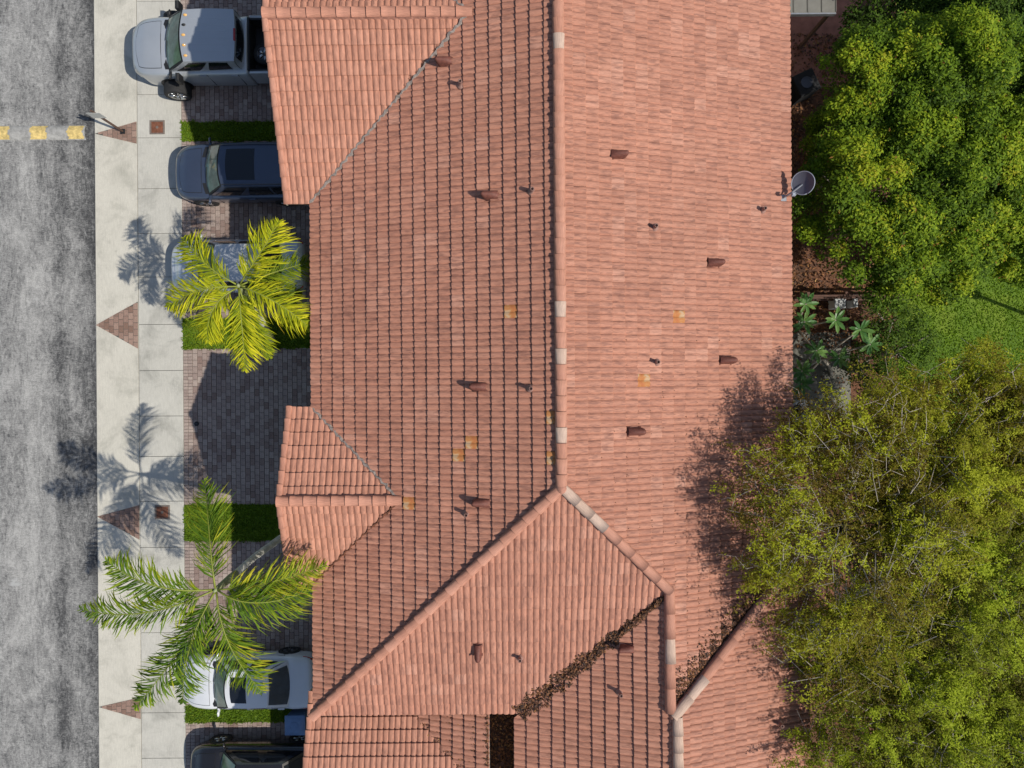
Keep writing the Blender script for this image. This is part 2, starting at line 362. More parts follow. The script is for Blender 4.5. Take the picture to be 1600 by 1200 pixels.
# driveways: grass strips between
gs = [(192, 221), (499, 545), (789, 845), (1102, 1128)]
GY = [(P(285, b).y, P(285, a).y) for a, b in gs]           # (low, high)
ends = [18.0] + [v for lo, hi in GY for v in (hi, lo)] + [-17.0]
drive_rects = [(ends[i+1], ends[i]) for i in range(0, len(ends), 2)]
DX0, DX1 = SX1 + .004, -5.1
pv = []
pm_cache = [ ]
for k in range(10):
    v, f = prism([(-.079, -.112), (.079, -.112), (.079, .112), (-.079, .112)], -.06, lambda p: 0, .006)
    pm_cache.append(mesh('paver', v, f, M['paver'], 'mesh', tint=[random.random()]*len(f)))
for di, (lo, hi) in enumerate(drive_rects):
    drv = tag(sheet('driveway', DX0, lo, DX1, hi, .01, M['joint']), kind='structure')
    rv, rf, rt = [], [], []; cnt = 0
    nx = int((DX1-DX0)/.170)
    for i in range(nx):
        cx = DX0 + .085 + i*.170; off = (i % 2)*.118
        border = i < 2
        ln = .118 if border else .236
        j = 0
        y = lo + (0 if border else off - .236)
        while y < hi:
            a, b_ = max(y+.005, lo+.003), min(y+ln-.005, hi-.003); y += ln
            if b_ - a < .03: continue
            z = .034 + random.uniform(-.003, .003)
            whole = (not border) and b_ - a > .22
            if whole and di == 2 and cnt < 300 and cx > -11.5 and cx < -7.6 and random.random() < .6:
                o = link(bpy.data.objects.new('paver', random.choice(pm_cache)), drv); o.location = (cx, (a+b_)/2, z); cnt += 1; continue
            v, f = prism([(cx-.079, a), (cx+.079, a), (cx+.079, b_), (cx-.079, b_)], 0, lambda p: z, .006)
            n0 = len(rv); rv += v; rf += [tuple(q+n0 for q in g) for g in f]; t = random.random()
            if border: t = .45 + .55*t
            rt += [t]*len(f)
    tag(mesh('paver_field', rv, rf, M['paver'], drv, tint=rt), kind='stuff')
def blades(name, regions, dens, h, mat, parent=None, w=.02):
    Q = []; T = []
    for x0, y0, x1, y1, z in regions:
        n = int((x1-x0)*(y1-y0)*dens)
        px = rng.uniform(x0, x1, n); py = rng.uniform(y0, y1, n); a = rng.uniform(0, 6.283, n); hh = h*rng.uniform(.5, 1.2, n); ln = rng.uniform(.3, 1.2, n)*h
        l = rng.uniform(0, 6.283, n); base = np.stack([px, py, np.full(n, z)], 1)
        s = np.stack([np.cos(a)*w, np.sin(a)*w, np.zeros(n)], 1); t = np.stack([np.cos(l)*ln, np.sin(l)*ln, hh], 1)
        Q.append(np.stack([base-s, base+s, base+t+s*.3, base+t-s*.3], 1))
        pat = .5+.25*np.sin(px*1.7+py*.9)+.2*np.sin(px*.6-py*2.1); T.append(np.clip(rng.normal(.45, .2, n)*.6+pat*.35, 0, 1))
    return tag(fast_quads(name, np.concatenate(Q), M[mat], parent, np.concatenate(T)), kind='stuff')
strip_regions = []
for lo, hi in GY:
    tag(sheet('grass_strip', DX0, lo, DX1, hi, .03, M['grass']), kind='structure')
    strip_regions.append((DX0+.0, lo-.015, DX1, hi+.015, .03))
    for q_ in range(26):
        gx_ = random.uniform(DX0+.1, DX1-.3); yy_ = random.choice((lo, hi)); ww_ = random.uniform(.05, .22); dd_ = random.uniform(.03, .075)
        strip_regions.append((gx_-ww_, yy_-dd_, gx_+ww_, yy_+dd_, .034))
go = blades('grass', strip_regions, 1300, .06, 'grass_blade'); tag(go, 'short green turf in the strips between the paver driveways', 'grass')

# speed bump with yellow stripes
y0, y1 = P(60, 219).y, P(60, 196).y; bx1 = P(134, 200).x
def bump_z(v): return -.018 + .095*math.sin(math.pi*v)**.7
sb = empty('speed_bump', (0, 0, 0))
MB().grid(lambda u, v: (-23+(bx1+23)*u, y0+(y1-y0)*v, bump_z(v)), 6, 10).build('hump', M['bump_grey'], sb, True)
for a, b in ((107, 131), (49, 74), (-6, 15), (-62, -40)):
    xa, xb = P(a, 208).x, P(b, 208).x
    def jag(u, v): 
        e = .03*math.sin(v*9+a)+.02*math.sin(v*23+b)
        return (xa+(xb-xa)*u+e, y0+(y1-y0)*(.05+.9*v), bump_z(.05+.9*v)+.004)
    MB().grid(jag, 2, 14).build('yellow_stripe', M['yellow_paint'], sb, True)
tag(sb, 'grey road hump with worn yellow stripes across the asphalt road', 'speed bump')

# ------------------------------------------------------------------ roofs
ZE = 5.60; XW, XR, XE = -5.60, 1.19, 7.79; ZR = 8.15; MS = .375
APEX = (1.19, -2.53); P1 = (4.03, -5.37); P2 = (4.03, -8.45); HIPSW = (-5.6, -9.32)
TW, LS = .330, .360
class Facet:
    def __init__(s, name, O, e, h, m, ulen, run, clips=(), skip=None, mat='tile'):
        s.name = name; s.O = Vector(O); s.e = Vector((*e, 0)); s.h = Vector((*h, 0)); s.m = m; s.ulen = ulen; s.run = run; s.clips = list(clips); s.skip = skip; s.mat = mat
        s.t = (s.h + Vector((0, 0, m))).normalized(); s.n = s.e.cross(s.t).normalized()
        if s.n.z < 0: s.n = -s.n
        s.slen = run*math.sqrt(1+m*m); s.nc = max(1, round(s.slen/LS)); s.ls = s.slen/s.nc; s.nt = int(math.ceil(ulen/TW))
    def z(s, x, y): return s.O.z + s.m*((x-s.O.x)*s.h.x + (y-s.O.y)*s.h.y)
    def pt(s, u, v, k=0): return s.O + s.e*u + s.t*v + s.n*k
    def hit(s, px, py):
        c = Vector((0, 0, H)); d = P(px, py, 0) - c
        return c + d*((s.O - c).dot(s.n)/d.dot(s.n))
    def local(s, p): q = p - s.O; return q.dot(s.e), q.dot(s.t)
def keep(p, q, inside):
    """clip line through p,q keeping the side holding the point inside"""
    n = (-(q[1]-p[1]), q[0]-p[0])
    if (inside[0]-p[0])*n[0]+(inside[1]-p[1])*n[1] < 0: n = (-n[0], -n[1])
    return (p, n)
YN = 16.5; YS = -15.5
# gable A (upper left), gable B (small)
GAm, GBm = .385, .39
GAx = -6.27; GA_eave = 5.09; GAz = 7.30; GA_ridge = GA_eave + (GAz-ZE)/GAm; GA_in = XR-(ZR-GAz)/MS
GBx = -6.24; GBz = 6.56; GB_ridge = -3.07; GB_half = (GBz-ZE)/GBm; GB_in = XR-(ZR-GBz)/MS
def skipW(x, y):
    if x < GA_in and abs(y-GA_ridge) < (GA_ridge-GA_eave)*(GA_in-x)/(GA_in-XW)-.55: return True
    if x < GB_in and abs(y-GB_ridge) < GB_half*(GB_in-x)/(GB_in-XW)-.5: return True
    return False
WWz0 = 5.57
F = {}
F['W'] = Facet('W', (XW, YN, ZE), (0, -1), (1, 0), MS, YN+9.4, XR-XW, [keep(APEX, HIPSW, (-3, 0))], skipW)
CAPL = keep((4.03, -8.62), (7.85, -4.80), (6, 0))
F['E'] = Facet('E', (XE, P1[1]-TW, ZR-MS*(XE-XR)), (0, 1), (-1, 0), MS, YN-P1[1]+TW, XE-XR, [keep(APEX, P1, (6, 0)), keep((0, P1[1]), (1, P1[1]), (6, 0)), CAPL])
F['E2'] = Facet('E2', (XE, P1[1]-TW*10, ZR-MS*(XE-XR)), (0, 1), (-1, 0), MS, TW*11, XE-XR, [keep((0, P1[1]), (1, P1[1]), (6, -8)), keep(P1, (4.03, -9), (6, -5)), CAPL])
F['S'] = Facet('S', (-5.6, -9.19, ZR-.383*6.66), (1, 0), (0, 1), .383, 9.8, 6.66, [keep(APEX, HIPSW, (0, -8)), keep(APEX, P1, (0, -8)), keep(P1, (.1, -9.22), (0, -6))])
F['GAS'] = Facet('GAS', (GAx, GA_eave, ZE), (1, 0), (0, 1), GAm, GA_in-GAx, GA_ridge-GA_eave, [keep((GA_in, GA_ridge), (XW, GA_eave), (-5, 8))], mat='tile_plain')
F['GAN'] = Facet('GAN', (GA_in, 2*GA_ridge-GA_eave, ZE), (-1, 0), (0, -1), GAm, GA_in-GAx, GA_ridge-GA_eave, [keep((GA_in, GA_ridge), (XW, 2*GA_ridge-GA_eave), (-5, GA_ridge+1))], mat='tile_plain')
F['GBN'] = Facet('GBN', (GB_in, GB_ridge+GB_half, ZE), (-1, 0), (0, -1), GBm, GB_in-GBx, GB_half, [keep((GB_in, GB_ridge), (XW, GB_ridge+GB_half), (-5.5, GB_ridge+.5))], mat='tile_plain')
F['GBS'] = Facet('GBS', (GBx, GB_ridge-GB_half, ZE), (1, 0), (0, 1), GBm, GB_in-GBx, GB_half, [keep((GB_in, GB_ridge), (XW, GB_ridge-GB_half), (-5.5, GB_ridge-.5))], mat='tile_plain')
X2 = 4.20; XE2 = 8.22; CZ = 4.55
F['WW'] = Facet('WW', (0, -5.2, WWz0), (0, -1), (1, 0), MS, -5.2-YS, X2, [keep(P1, (.1, -9.22), (2, -12)), keep((4.03, 0), (4.03, -8.45), (0, -8))], None, 'tile_plain')
F['WW2'] = Facet('WW2', (4.03, -8.45, WWz0+MS*4.03), (0, -1), (1, 0), MS, -8.45-YS, X2-4.03, [], None, 'tile_plain')
F['SE'] = Facet('SE', (XE2, YS, WWz0+MS*X2-MS*(XE2-X2)), (0, 1), (-1, 0), MS, -4.5-YS, XE2-X2, [keep((4.09, -8.62), (8.22, -4.49), (7, -10))], None, 'tile')
GCx = P(487, 1116, CZ).x; GCe = -9.0; GC_in = -3.25
F['GCN'] = Facet('GCN', (0, GCe, CZ), (-1, 0), (0, -1), MS, -GCx, 3.9, [keep((GC_in-.2, GCe), (GC_in+3.7, GCe-3.9), (-5, -11))], None, 'tile_plain')
STx = P(764, 1150, 5.4).x
F['ST'] = Facet('ST', (GC_in-.2, GCe, CZ), (0, -1), (1, 0), MS, 5.5, STx-GC_in+.2, [keep((GC_in-.2, GCe), (GC_in+3.7, GCe-3.9), (0, -9.5))], None, 'tile_plain')
MAIN = ['W', 'E', 'E2', 'S', 'GAS', 'GAN', 'GBN', 'GBS']; SOUTH = ['WW', 'WW2', 'SE', 'GCN', 'ST']
# tile template in (u, v, k)
prof = []
for r_ in range(2):
    for fr, hh in ((0, -.002), (.05, -.004), (.11, .010), (.28, .027), (.55, .033), (.82, .026), (.96, .008)): prof.append(((r_+fr)*TW/2, hh))
prof.append((TW, 0))
def tile_geo(ls, lift, front=.052):
    npf = len(prof); v = []
    for u, k in prof: v.append((u, .016, front+k+lift-.001))
    for u, k in prof: v.append((u, ls+.03, .003+k))
    for u, k in prof: v.append((u, .016, front+k+lift-.001))
    for u, k in prof: v.append((u, 0, front+k+lift-.013))
    for u, k in prof: v.append((u, 0, front+k+lift-.013))
    for u, k in prof: v.append((u, .010, -.004+k))
    f = [(i, i+1, npf+i+1, npf+i) for i in range(npf-1)] + [(3*npf+i, 3*npf+i+1, 2*npf+i+1, 2*npf+i) for i in range(npf-1)] + [(5*npf+i, 5*npf+i+1, 4*npf+i+1, 4*npf+i) for i in range(npf-1)]
    return np.array(v), f
townhouse = tag(empty('townhouse', (1, 3, 0)), 'long townhouse block with hipped salmon clay tile roof and two street gables', 'house')
neighbour = tag(empty('townhouse', (4, -12, 0)), 'neighbouring townhouse with leaf-filled roof gap and pale ridge caps, joined to the hipped roof', 'house')
def under(parent, o):
    o.parent = parent; o.matrix_parent_inverse = Matrix.Translation(-Vector(parent.location)); return o
stained = {'W': [(793, 481), (855, 655), (855, 715), (713, 702), (733, 692), (650, 787)], 'E': [(1057, 488), (1000, 597)]}
variants = {}
def tile_variant(mat, ls, k):
    key = (mat, round(ls, 3), k)
    if key not in variants:
        v, f = tile_geo(ls, random.uniform(-.003, .004)); me = mesh('roof_tile', v, f, M[mat], 'mesh', True, tint=[random.random()]*len(f))
        uvl = me.uv_layers.new(name='UVMap'); co = np.array([v[l.vertex_index][:2] for l in me.loops]); uvl.data.foreach_set('uv', co.reshape(-1).astype(np.float32)); variants[key] = me
    return variants[key]
def fits(Fc, u0, v0):
    for du, dv in ((0, 0), (TW, 0), (0, Fc.ls+.03), (TW, Fc.ls+.03)):
        p = Fc.pt(u0+du, v0+dv)
        for c, n in Fc.clips:
            L_ = math.hypot(*n)
            if ((p.x-c[0])*n[0]+(p.y-c[1])*n[1])/L_ < .01: return False
        if u0+du > Fc.ulen+.02: return False
    return True
decks = {}
def build_roof(root, names, limit):
    cand = []; chosen = {}
    for nm in names:
        Fc = F[nm]
        st_cells = set()
        for px, py in stained.get(nm, []):
            u, v = Fc.local(Fc.hit(px, py)); st_cells.add((int(v//Fc.ls), int(u//TW)))
        Fc.st = st_cells
        for i in range(Fc.nc):
            for j in range(Fc.nt):
                c = Fc.pt(j*TW+TW/2, i*Fc.ls+Fc.ls/2)
                if Fc.skip and Fc.skip(c.x, c.y): continue
                if not fits(Fc, j*TW, i*Fc.ls): continue
                s = FPX/(H-c.z); px, py = 800+c.x*s, 600-c.y*s
                if not (0 < px < 1600 and 0 < py < 1200): continue
                view = (Vector((0, 0, H))-c).normalized(); vis = s*s*Fc.n.dot(view)
                if (i, j) in st_cells: vis += 1e6
                cand.append((vis, nm, i, j))
    cand.sort(reverse=True)
    for vis, nm, i, j in cand[:limit]: chosen.setdefault(nm, set()).add((i, j))
    for nm in names:
        Fc = F[nm]
        # deck polygon under the tiles
        poly = [(Fc.pt(u, v).x, Fc.pt(u, v).y) for u, v in ((0, 0), (Fc.ulen, 0), (Fc.ulen, Fc.slen), (0, Fc.slen))]
        for c, n in Fc.clips: poly = clip_poly(poly, c, n)
        n = len(poly); dv = [(x, y, Fc.z(x, y)-.012) for x, y in poly] + [(x, y, Fc.z(x, y)-.14) for x, y in poly]
        deck = under(root, mesh('roof_slope', dv, [tuple(range(n)), tuple(range(n, 2*n))[::-1]] + [(i, (i+1) % n, n+(i+1) % n, n+i) for i in range(n)], M['deck']))
        bm = bmesh.new(); bm.from_mesh(deck.data); bmesh.ops.recalc_face_normals(bm, faces=bm.faces); bm.to_mesh(deck.data); bm.free()
        decks[nm] = deck
        V, Fs, T, UV = [], [], [], []
        nv = 0
        for i in range(Fc.nc):
            for j in range(Fc.nt):
                c = Fc.pt(j*TW+TW/2, i*Fc.ls+Fc.ls/2)
                if Fc.skip and Fc.skip(c.x, c.y): continue
                # far outside the clip lines: drop
                if any(((c.x-p[0])*q[0]+(c.y-p[1])*q[1])/math.hypot(*q) < -.4 for p, q in Fc.clips): continue
                du = random.uniform(-.004, .004); dv_ = random.uniform(-.006, .006)
                if (i, j) in chosen.get(nm, ()):
                    stn = (i, j) in Fc.st
                    me = tile_variant('stained' if stn else Fc.mat, Fc.ls, random.randrange(28) if not stn else len(variants))
                    o = bpy.data.objects.new('roof_tile', me); link(o)
                    q = Fc.pt(j*TW+du, i*Fc.ls+dv_)
                    o.matrix_world = Matrix(((Fc.e.x, Fc.t.x, Fc.n.x, q.x), (Fc.e.y, Fc.t.y, Fc.n.y, q.y), (Fc.e.z, Fc.t.z, Fc.n.z, q.z), (0, 0, 0, 1)))
                    o.parent = deck; o.matrix_parent_inverse = Matrix.Translation(-Vector(root.location))
                    o.matrix_parent_inverse = Matrix.Identity(4)
                    if stn: o['label'] = 'orange stained patched roof tile'
                    continue
                g, f = tile_geo(Fc.ls, random.uniform(-.003, .005))
                u = g[:, 0]+j*TW+du; v = g[:, 1]+i*Fc.ls+dv_
                u = np.minimum(u, Fc.ulen+.01)
                w = np.outer(u, Fc.e)+np.outer(v, Fc.t)+np.outer(g[:, 2], Fc.n)+np.array(Fc.O)
                V.append(w); UV.append(np.stack([u, v], 1)); Fs += [tuple(a+nv for a in q) for q in f]; nv += len(g); T += [random.random()]*len(f)
        if not V: continue
        V = np.concatenate(V); UV = np.concatenate(UV)
        me = mesh('tile_field', V, Fs, M[Fc.mat], 'mesh', True, tint=T)
        uvl = me.uv_layers.new(name='UVMap'); li = np.empty(len(me.loops), dtype=np.int32); me.loops.foreach_get('vertex_index', li); uvl.data.foreach_set('uv', UV[li].reshape(-1).astype(np.float32))
        bm = bmesh.new(); bm.from_mesh(me)
        for p, q in Fc.clips:
            bmesh.ops.bisect_plane(bm, geom=bm.verts[:]+bm.edges[:]+bm.faces[:], plane_co=(p[0], p[1], 0), plane_no=(-q[0], -q[1], 0), clear_outer=True)
        bm.to_mesh(me); bm.free()
        o = link(bpy.data.objects.new('tile_field', me), deck); o['kind'] = 'stuff'
build_roof(townhouse, MAIN, 300); build_roof(neighbour, SOUTH, 300)

# ridge, hip and rake caps
def cap_mesh(length, r, mat, lift0=.0, flat=.62):
    v, f = [], []; n = 8
    for x, rr, k in ((0, r*1.06, lift0+.030), (length*.5, r*1.0, lift0+.008), (length+.03, r*.93, lift0)):
        for i in range(n+1):
            t = math.pi*i/n; v.append((x, rr*math.cos(t), rr*flat*math.sin(t)+k))
    for i in range(n+1):
        t = math.pi*i/n; v.append((.004, (r*1.06-.022)*math.cos(t), (r*1.06*flat-.02)*math.sin(t)+lift0+.02))
    for a in range(2):
        for i in range(n): f.append((a*(n+1)+i, a*(n+1)+i+1, (a+1)*(n+1)+i+1, (a+1)*(n+1)+i))
    for i in range(n): f.append((3*(n+1)+i+1, i+1, i, 3*(n+1)+i)[::-1])
    me = mesh('ridge_cap', v, f, M[mat], 'mesh', True, tint=[random.random()]*len(f))
    for i in range(2*n, 3*n): me.polygons[i].use_smooth = False
    uvl = me.uv_layers.new(name='UVMap'); co = np.array([(v[l.vertex_index][1], v[l.vertex_index][0]) for l in me.loops]); uvl.data.foreach_set('uv', co.reshape(-1).astype(np.float32))
    return me
cap_cache = {}
def caps(root, a, b, length=.385, r=.135, name='ridge_cap', up=.075, pale=(), palefn=None, bed=True):
    """caps laid from low end a to high end b"""
    a, b = Vector(a), Vector(b); d = (b-a); n = max(1, round(d.length/length)); ls = d.length/n; d.normalize()
    side = Vector((0, 0, 1)).cross(d).normalized(); nn = d.cross(side)
    for i in range(n):
        p = a + d*(ls*i) + nn*(up+random.uniform(-.004, .004)) + side*random.uniform(-.006, .006)
        isp = i in pale or (palefn and palefn(p))
        key = (round(ls, 3), r, isp, random.randrange(6))
        if key not in cap_cache: cap_cache[key] = cap_mesh(ls, r, 'cap_pale' if isp else 'cap')
        o = bpy.data.objects.new(name, cap_cache[key]); link(o)
        o.matrix_world = Matrix(((d.x, side.x, nn.x, p.x), (d.y, side.y, nn.y, p.y), (d.z, side.z, nn.z, p.z), (0, 0, 0, 1)))
        o.parent = root; o.matrix_parent_inverse = Matrix.Translation(-Vector(root.location))
        if isp: o['label'] = 'pale replacement ridge cap'
    if bed:   # mortar bedding under the row
        L_ = ls*n; k = int(L_/.09)
        for s in (-1, 1):
            mb = MB(); ws = [r*1.12+random.uniform(0, .022) for _ in range(k+1)]
            for i in range(k+1):
                x = L_*i/k; mb.v += [a+d*x+side*s*(r*.8)+nn*(up+.045), a+d*x+side*s*ws[i]-nn*.06]
                if i: j = 2*i-2; mb.f.append((j, j+2, j+3, j+1) if s < 0 else (j+1, j+3, j+2, j))
            under(root, mb.build('mortar_bed', M['mortar']))
def pale_px(lst, tol=13):
    def fn(p):
        s = FPX/(H-p.z); x, y = 800+(p.x-ROLL*p.y)*s, 600-(p.y+ROLL*p.x)*s
        return any(abs(x-a) < tol and abs(y-b) < tol for a, b in lst)
    return fn
caps(townhouse, (XR, YN, ZR), (XR, APEX[1]-.06, ZR), palefn=pale_px([(875, 60), (878, 472), (878, 552), (878, 678)]))
caps(townhouse, (-5.62, -9.24, ZE-.01), (APEX[0], APEX[1], ZR), r=.13, length=.42)
caps(townhouse, (P1[0], P1[1], ZR-MS*(P1[0]-XR)), (APEX[0]+.02, APEX[1], ZR), r=.128, length=.50, palefn=pale_px([(935, 806), (915, 790), (955, 828)], 16))
caps(townhouse, (4.03, -8.5, 7.088), (4.03, -5.3, 7.088), r=.135, length=.62, palefn=pale_px([(1046, 1030)], 20))
caps(townhouse, (GAx-.02, GA_ridge, GAz), (GA_in+.1, GA_ridge, GAz), r=.135, up=.08)
caps(townhouse, (GBx-.02, GB_ridge, GBz), (GB_in+.08, GB_ridge, GBz), r=.135, up=.08)
SEz = F['SE'].z
caps(neighbour, (8.05, -4.66, SEz(8.05, -4.66)-.02), (4.10, -8.61, SEz(4.10, -8.61)-.03), r=.135, length=.62, up=.085, palefn=pale_px([(1085, 1080), (1100, 1060), (1070, 1100)], 18))
caps(neighbour, (X2, YS, WWz0+MS*X2), (X2, -8.62, WWz0+MS*X2), r=.135, length=.42, palefn=lambda p: p.y < -8.9)
mb = MB(); mb.lathe([(.17, -.12), (.16, .06), (.11, .15), (.02, .175)], 14, Matrix.Translation((APEX[0], APEX[1]-.02, ZR-.01))); under(townhouse, mb.build('hip_knob', M['mortar'], None, True))
mb = MB(); mb.lathe([(.16, -.12), (.15, .06), (.10, .13), (.02, .15)], 12, Matrix.Translation((X2-.05, -8.6, WWz0+MS*X2-.04))); under(neighbour, mb.build('hip_knob', M['mortar'], None, True))
# rake tiles on the gable edges
def rake(root, x, y0, z0, y1, z1):
    a = Vector((x, y0, z0)); b = Vector((x, y1, z1)); caps(root, a, b, length=.362, r=.085, name='rake_tile', up=.045, bed=False)
    d = (b-a); MBr = MB(); n = Vector((0, 0, 1))
    q = [a+Vector((-.075, 0, .05)), b+Vector((-.075, 0, .05)), b+Vector((-.075, 0, -.2)), a+Vector((-.075, 0, -.2))]
    MBr.v += q + [p+Vector((.03, 0, 0)) for p in q]; MBr.f += [(0,1,2,3),(7,6,5,4),(0,4,5,1),(1,5,6,2),(2,6,7,3),(3,7,4,0)]
    under(root, MBr.build('barge_board', M['stucco']))
rake(townhouse, GAx+.02, GA_eave, ZE, GA_ridge-.05, GAz); rake(townhouse, GAx+.02, 2*GA_ridge-GA_eave, ZE, GA_ridge+.05, GAz)
rake(townhouse, GBx+.02, GB_ridge+GB_half, ZE, GB_ridge+.05, GBz); rake(townhouse, GBx+.02, GB_ridge-GB_half, ZE, GB_ridge-.05, GBz)
rake(neighbour, GCx+.02, GCe, CZ, GCe-3.9, CZ+MS*3.9)
# valley flashings: ragged cut mortar line
def valley(root, a, b, mat='flashing', w=.055, up=.085):
    a, b = Vector(a), Vector(b); d = b-a; n = int(d.length/.07); side = Vector((0, 0, 1)).cross(d).normalized(); mb = MB()
    for i in range(n+1):
        p = a+d*(i/n)+side*(.022*math.sin(i*1.9)+random.uniform(-.012, .012)); ww = w*random.uniform(.6, 1.25)
        z = Vector((0, 0, up+random.uniform(-.008, .012)))
        mb.v += [p-side*ww+z*.4, p-side*ww*.5+z, p+side*ww*.5+z, p+side*ww+z*.4]
        if i:
            k = len(mb.v)-8
            for j in range(3): mb.f.append((k+j, k+4+j, k+5+j, k+1+j))
    under(root, mb.build('valley_flashing', M[mat]))
valley(townhouse, (XW, GA_eave, ZE), (GA_in, GA_ridge-.05, GAz)); valley(townhouse, (XW, 2*GA_ridge-GA_eave, ZE), (GA_in, GA_ridge+.05, GAz))
valley(townhouse, (XW, GB_ridge+GB_half, ZE), (GB_in, GB_ridge+.05, GBz)); valley(townhouse, (XW, GB_ridge-GB_half, ZE), (GB_in, GB_ridge-.05, GBz), 'rust_iron', .035)

# fascia, walls, garage doors, windows
def wall(root, x0, y0, x1, y1, z1, z0=-.1):
    under(root, MB().box((x0, y0, z0), (x1, y1, z1)).build('wall', M['stucco']))
wall(townhouse, XW+.45, -8.7, XE-.45, YN-.3, ZE-.02)
wall(townhouse, GAx+.35, GA_eave+.3, XW+.5, 2*GA_ridge-GA_eave-.3, ZE-.05)
wall(townhouse, GBx+.35, GB_ridge-GB_half+.25, XW+.5, GB_ridge+GB_half-.25, ZE-.05)
wall(neighbour, -5.2, YS, -.75, -9.5, 4.5); wall(neighbour, .35, YS, XE2-.45, -8.75, 5.45)
for gx, yy0, yy1, zt in ((GAx+.35, GA_eave+.3, 2*GA_ridge-GA_eave-.3, GAz-.35), (GBx+.35, GB_ridge-GB_half+.25, GB_ridge+GB_half-.25, GBz-.3)):
    ym = (yy0+yy1)/2; v = [(gx, yy0, ZE-.05), (gx, yy1, ZE-.05), (gx, ym, zt), (gx+.2, yy0, ZE-.05), (gx+.2, yy1, ZE-.05), (gx+.2, ym, zt)]
    under(townhouse, mesh('gable_wall', v, [(0,2,1),(3,4,5),(0,3,5,2),(1,2,5,4)], M['stucco']))
for yc, gx in ((11.6, GAx+.35), (7.4, GAx+.35), (4.1, XW+.45), (-.6, XW+.45), (-7.3, XW+.45)):
    g = under(townhouse, MB().box((gx-.03, yc-1.25, 0), (gx+.02, yc+1.25, 2.2)).build('garage_door', M['garage']))
    for k in range(4): 
        o = MB().box((gx-.045, yc-1.2, .08+k*.54), (gx-.031, yc+1.2, .54+k*.54)).build('door_panel', M['garage'], g)
    w_ = under(townhouse, MB().box((gx-.05, yc-.7, 3.3), (gx+.02, yc+.7, 4.6)).build('window_frame', M['white_plastic']))
    for s in (-1, 1): MB().box((gx-.056, yc+s*.34-.3, 3.37), (gx-.051, yc+s*.34+.3, 4.53)).build('pane', M['blackglass'], w_)
for yc in (12.5, 9.0, 5.0, 1.0, -3.0, -6.5):
    gx = XE-.45; w_ = under(townhouse, MB().box((gx-.02, yc-.9, .2), (gx+.04, yc+.9, 2.3)).build('patio_door_frame', M['white_plastic']))
    for s in (-1, 1): MB().box((gx+.041, yc+s*.44-.4, .28), (gx+.047, yc+s*.44+.4, 2.22)).build('pane', M['blackglass'], w_)
# flat gutter roof in the gap south of the hip end
under(neighbour, MB().box((STx-.05, YS, 4.35), (.3, -9.0, 4.55)).build('gutter_floor', M['deck']))
under(neighbour, MB().box((STx-.08, YS, 4.5), (STx-.005, -9.2, F['ST'].z(STx, 0)-.02)).build('strip_wall', M['stucco']))

# ------------------------------------------------------------------ roof vents and pipes
def on_facet(root, nm, px, py, k=.03):
    Fc = F[nm]; p = Fc.hit(px, py) + Fc.n*k
    mw = Matrix(((-Fc.t.x, -Fc.e.x, Fc.n.x, p.x), (-Fc.t.y, -Fc.e.y, Fc.n.y, p.y), (-Fc.t.z, -Fc.e.z, Fc.n.z, p.z), (0, 0, 0, 1)))   # local x = down slope
    return mw
def place(root, o, mw):
    o.matrix_world = mw; o.parent = root; o.matrix_parent_inverse = Matrix.Translation(-Vector(root.location)); return o
def hood_mesh():
    mb = MB(); n = 8
    def fn(u, v):
        t = math.pi*v; r = .105; x = -.2+.36*u; hgt = .07+.24*u**.6
        return (x, r*math.cos(t), (hgt if hgt > .02 else .02)*math.sin(t)+.005)
    mb.grid(fn, 6, n, True)
    def fn2(u, v):
        t = math.pi*v; x = -.2+.36*u; hgt = .07+.24*u**.6-.012
        return (x, .093*math.cos(t), max(.01, hgt)*math.sin(t))
    mb.grid(fn2, 6, n)
    # rim
    b0 = 6*(n+1); k = (n+1)*7
    for i in range(n): mb.f.append((b0+i, b0+i+1, k+b0+i+1, k+b0+i))
    mb.box((-.22, -.13, -.02), (.19, .13, .008)); return mb
hm = hood_mesh(); hood_me = mesh('hood', hm.v, hm.f, M['vent_red'], 'mesh', True)
hd = MB(); hd.box((.02, -.09, .0), (.05, .09, .10)); dark_me = mesh('opening', hd.v, hd.f, M['vent_dark'], 'mesh')
def vent(root, nm, px, py):
    o = place(root, link(bpy.data.objects.new('roof_vent', hood_me)), on_facet(root, nm, px, py, .04))
    link(bpy.data.objects.new('vent_opening', dark_me), o)
pm = MB(); pm.lathe([(.11, -.03), (.10, .02), (.055, .05), (.047, .26), (.052, .265), (.036, .266), (.036, .10)], 12)
pipe_me = mesh('vent_pipe', pm.v, pm.f, M['pipe_lead'], 'mesh', True)
pin_ = MB(); pin_.lathe([(.0355, .11), (.035, .235)], 10); pipe_in = mesh('pipe_bore', pin_.v, pin_.f, M['vent_dark'], 'mesh')
def pipe(root, nm, px, py):
    p = F[nm].hit(px, py); o = place(root, link(bpy.data.objects.new('vent_pipe', pipe_me)), Matrix.Translation(p+Vector((0, 0, .04)))); link(bpy.data.objects.new('pipe_bore', pipe_in), o)
for a in (('W', 697, 98), ('W', 768, 306), ('W', 750, 604), ('W', 754, 785), ('S', 747, 1014), ('E', 963, 243), ('E', 1113, 411), ('E', 1132, 563), ('E', 990, 674)): vent(townhouse, *a)
for a in (('W', 720, 134), ('W', 831, 300), ('W', 829, 607), ('W', 729, 802), ('S', 812, 1026), ('E', 1022, 356), ('E', 1025, 566), ('E', 1190, 329)): pipe(townhouse, *a)
vent(neighbour, 'WW', 980, 1012); pipe(neighbour, 'WW', 968, 1080); pipe(neighbour, 'SE', 1216, 1127)

